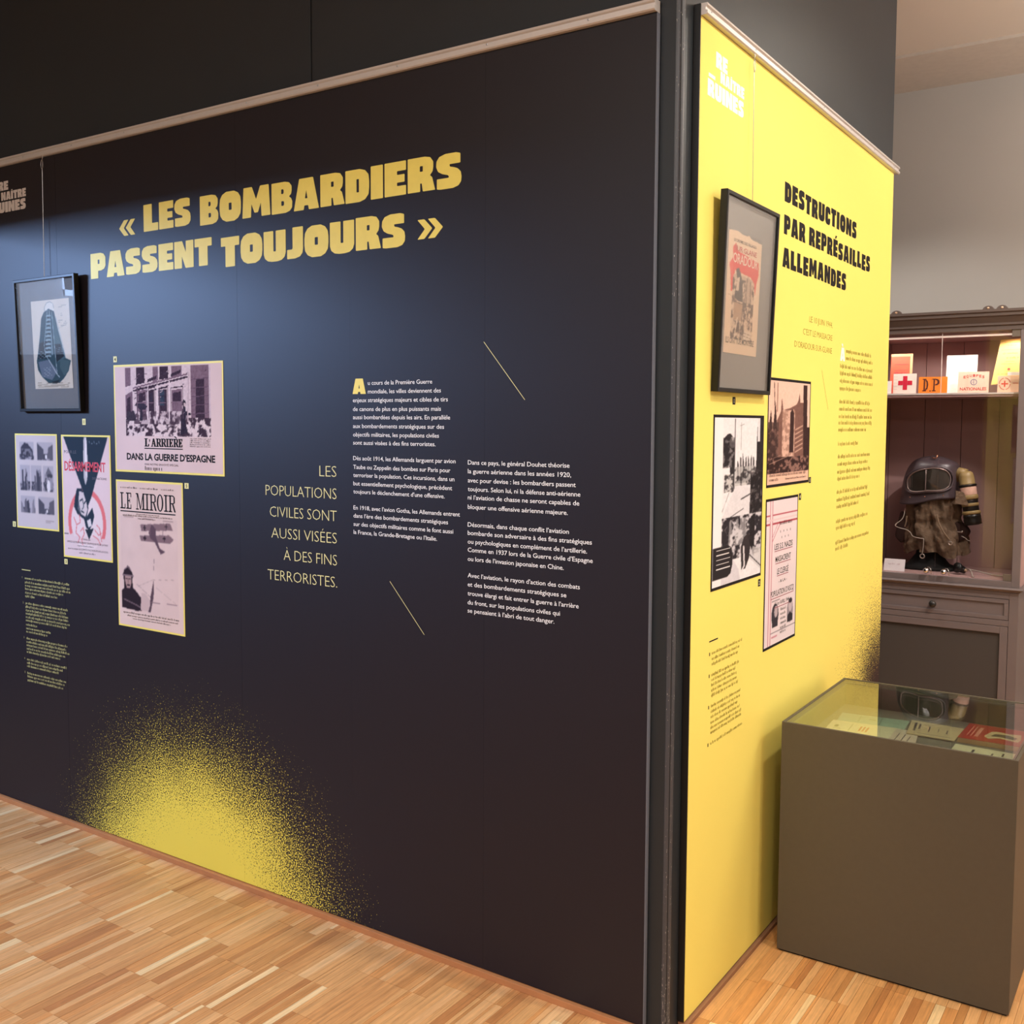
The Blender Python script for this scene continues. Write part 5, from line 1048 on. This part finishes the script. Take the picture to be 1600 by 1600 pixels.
# side flaps
for sx, pts in ((-1, [(-.150, 1.10), (-.168, 1.02), (-.176, .96), (-.140, .925), (-.10, .96), (-.10, 1.08)]), (1, [(.12, 1.06), (.168, 1.05), (.196, 1.01), (.176, .975), (.13, .945), (.10, 1.0)])):
    mb = MB(); mb.prism([(GX+.01+a_, z_) for a_, z_ in pts], GY-.04, GY-.01, 1); obj('side_flap', mb, mat('dark_brown_canvas', (58, 36, 30), .85, 0, .2, 25), GM, .012, smooth=True)
# straps and cords
M_CORD = mat('grey_cord', (170, 158, 146), .7)
def zz(px, py): return (-.201+(px-1400)*.00311, 1.428-(py-700)*.00335)
def cord(name, pts, y, r, m, flat=1):
    mb = MB(); P_ = []
    for px, py, dy in pts: x_, z_ = zz(1380+px/8.89, 700+py/8.89); P_.append(Vector((x_, y+dy, z_)))
    Q_ = []
    for i in range(len(P_)-1):
        p0, p1, p2, p3 = P_[max(i-1, 0)], P_[i], P_[i+1], P_[min(i+2, len(P_)-1)]
        for t_ in (0, .25, .5, .75): Q_.append(.5*((2*p1)+(-p0+p2)*t_+(2*p0-5*p1+4*p2-p3)*t_*t_+(-p0+3*p1-3*p2+p3)*t_**3))
    Q_.append(P_[-1]); mb.tube(Q_, r, 7); return obj(name, mb, m, GM, smooth=True)
cord('cord', [(340, 830, .03), (330, 960, .0), (240, 1050, -.02), (300, 1085, -.03), (410, 1105, -.035), (470, 1140, -.04), (500, 1185, -.04), (580, 1205, -.045), (660, 1212, -.045)], 3.262, .0022, M_CORD)
cord('cord', [(400, 920, -.02), (390, 1010, -.02), (375, 1070, -.02)], 3.262, .003, mat('canvas_strap', (128, 106, 84), .8))
cord('drawstring', [(660, 1212, -.045), (658, 1320, -.045), (646, 1420, -.045)], 3.262, .0020, M_CORD)
cord('canvas_strap', [(820, 880, -.03), (850, 980, -.035), (920, 1100, -.04), (1000, 1200, -.035), (1020, 1225, -.03)], 3.262, .0042, mat('canvas_strap', (128, 106, 84), .8))
cord('side_cord', [(1130, 1165, .0), (1180, 1185, 0), (1220, 1215, 0), (1250, 1218, 0)], 3.29, .0018, M_CORD)
for px, py, r_ in ((645, 1450, .0105), (1020, 1250, .0085)):
    x_, z_ = zz(1380+px/8.89, 700+py/8.89); mb = loop_tube([(x_+r_*math.cos(t_), 3.222, z_+r_*math.sin(t_)) for t_ in np.linspace(0, 2*math.pi, 17)[:-1]], .0028); obj('metal_ring', mb, mat('worn_steel', (190, 178, 168), .3, .7), GM, smooth=True)
mb = MB(); x_, z_ = zz(1380+1115/8.89, 700+1105/8.89); mb.tube([(x_-.012, 3.27, z_), (x_+.012, 3.268, z_), (x_+.014, 3.268, z_+.006)], .004, 8); obj('clip', mb, mat('worn_steel', (190, 178, 168), .3, .7), GM, smooth=True)
# filter canister leaning on the right side
CA, CBt = Vector((.138, 3.325, 1.300)), Vector((.182, 3.315, 1.046)); ax = (CBt-CA).normalized(); Lc = (CBt-CA).length
def can(name, prof, m): return obj(name, MB().lathe([(r_, h_*Lc) for h_, r_ in prof], CA, ax, 28), m, GM, smooth=True)
TAN = mat('khaki_metal', (150, 126, 80), .5, 0, .12, 30); BLK = mat('black_band', (26, 22, 18), .35)
can('canister_cap', [(-.06, .006), (-.055, .022), (-.02, .032), (.05, .036), (.18, .037), (.20, .041)], TAN)
can('canister_band', [(.20, .041), (.215, .043), (.235, .043), (.25, .038)], BLK)
can('canister_label', [(.25, .0385), (.26, .039), (.40, .039), (.41, .0385)], mat('pink_paper_label', (222, 178, 158), .7, 0, .3, 60))
can('canister_ring', [(.41, .041), (.44, .043), (.48, .043), (.50, .040)], TAN)
can('canister_body', [(.50, .038), (.52, .0385), (.70, .0385), (.72, .038)], BLK)
for h_ in (.60,): can('canister_ring', [(h_-.03, .039), (h_-.02, .0405), (h_+.02, .0405), (h_+.03, .039)], TAN)
can('canister_ring', [(.72, .040), (.74, .044), (.77, .044), (.79, .041)], TAN)
can('canister_base', [(.79, .040), (.84, .0425), (.86, .040), (.90, .0425), (.94, .041), (.98, .043), (1.0, .030)], BLK)
mb = MB(); mb.tube([(.085, 3.34, 1.275), (.116, 3.33, 1.312), (.138, 3.325, 1.304)], [.022, .026, .024], 14); obj('elbow_tube', mb, TAN, GM, smooth=True)
mb = MB(); mb.add([(.105, 3.26, 1.22), (.140, 3.275, 1.21), (.165, 3.28, 1.145), (.105, 3.25, 1.155), (.105, 3.262, 1.22), (.140, 3.277, 1.21), (.165, 3.282, 1.145), (.105, 3.252, 1.155)], [(0, 1, 2, 3), (7, 6, 5, 4), (0, 4, 5, 1), (1, 5, 6, 2), (2, 6, 7, 3), (3, 7, 4, 0)]); obj('canvas_collar', mb, MC, GM, .002)
# stand under the mask
ST = thing('mask_stand', 'black stand under the gas mask, on the cabinet floor', 'stand', (-.02, 3.36, .802))
mb = MB(); mb.ring_loft([[(GX+a_*rx, GY+b_*ry, z_) for a_, b_ in [sup(2*math.pi*k/24, .6) for k in range(24)]] for z_, rx, ry in ((.8025, .135, .10), (.815, .135, .10), (.83, .100, .07), (.88, .062, .042), (1.0, .045, .035))])
obj('stand_body', mb, mat('black_velvet', (12, 10, 10), .9), ST, smooth=True)
TP = thing('cable_pouch', 'black tapering pouch with a beige cable end at the right foot of the mask', 'pouch', (.15, 3.25, .802))
mb = MB(); mb.tube([(.128, 3.215, .838), (.134, 3.222, .836), (.140, 3.245, .830), (.165, 3.235, .822)], [.026, .026, .020, .015], 14); obj('pouch_body', mb, mat('black_leatherette', (20, 18, 18), .4), TP, smooth=True)
mb = MB(); mb.tube([(.163, 3.234, .826), (.175, 3.232, .824)], [.009, .007], 10); obj('cable_end', mb, mat('beige_plug', (200, 168, 140), .5), TP, smooth=True)
mb = MB(); mb.tube([(.172, 3.232, .832), (.190, 3.21, .834), (.205, 3.185, .822), (.214, 3.155, .806), (.222, 3.150, .8065)], .003, 7); obj('cable', mb, M_CORD, TP, smooth=True)
mb = MB(); mb.tube([(.172, 3.235, .830), (.21, 3.27, .822), (.26, 3.27, .812), (.31, 3.26, .8068), (.385, 3.25, .8068), (.41, 3.25, .8068)], .003, 7); obj('cable', mb, M_CORD, TP, smooth=True)

# repeats of a kind share a group
for base, g in (('armband', 'cloth armbands on the cabinet shelf'), ('exhibition_panel', 'text panels of the exhibition'), ('hanging_rail', 'picture rails above the text panels'),
                ('hanging_wire', 'wires holding the framed pictures'), ('framed_picture', 'framed pictures hung on the text panels'), ('photo_sheet', 'photographic prints on the text panels'), ('poster', 'posters printed on the text panels')):
    for o in bpy.data.objects:
        if o.parent is None and o.name.split('.')[0] == base and 'label' in o: o['group'] = g
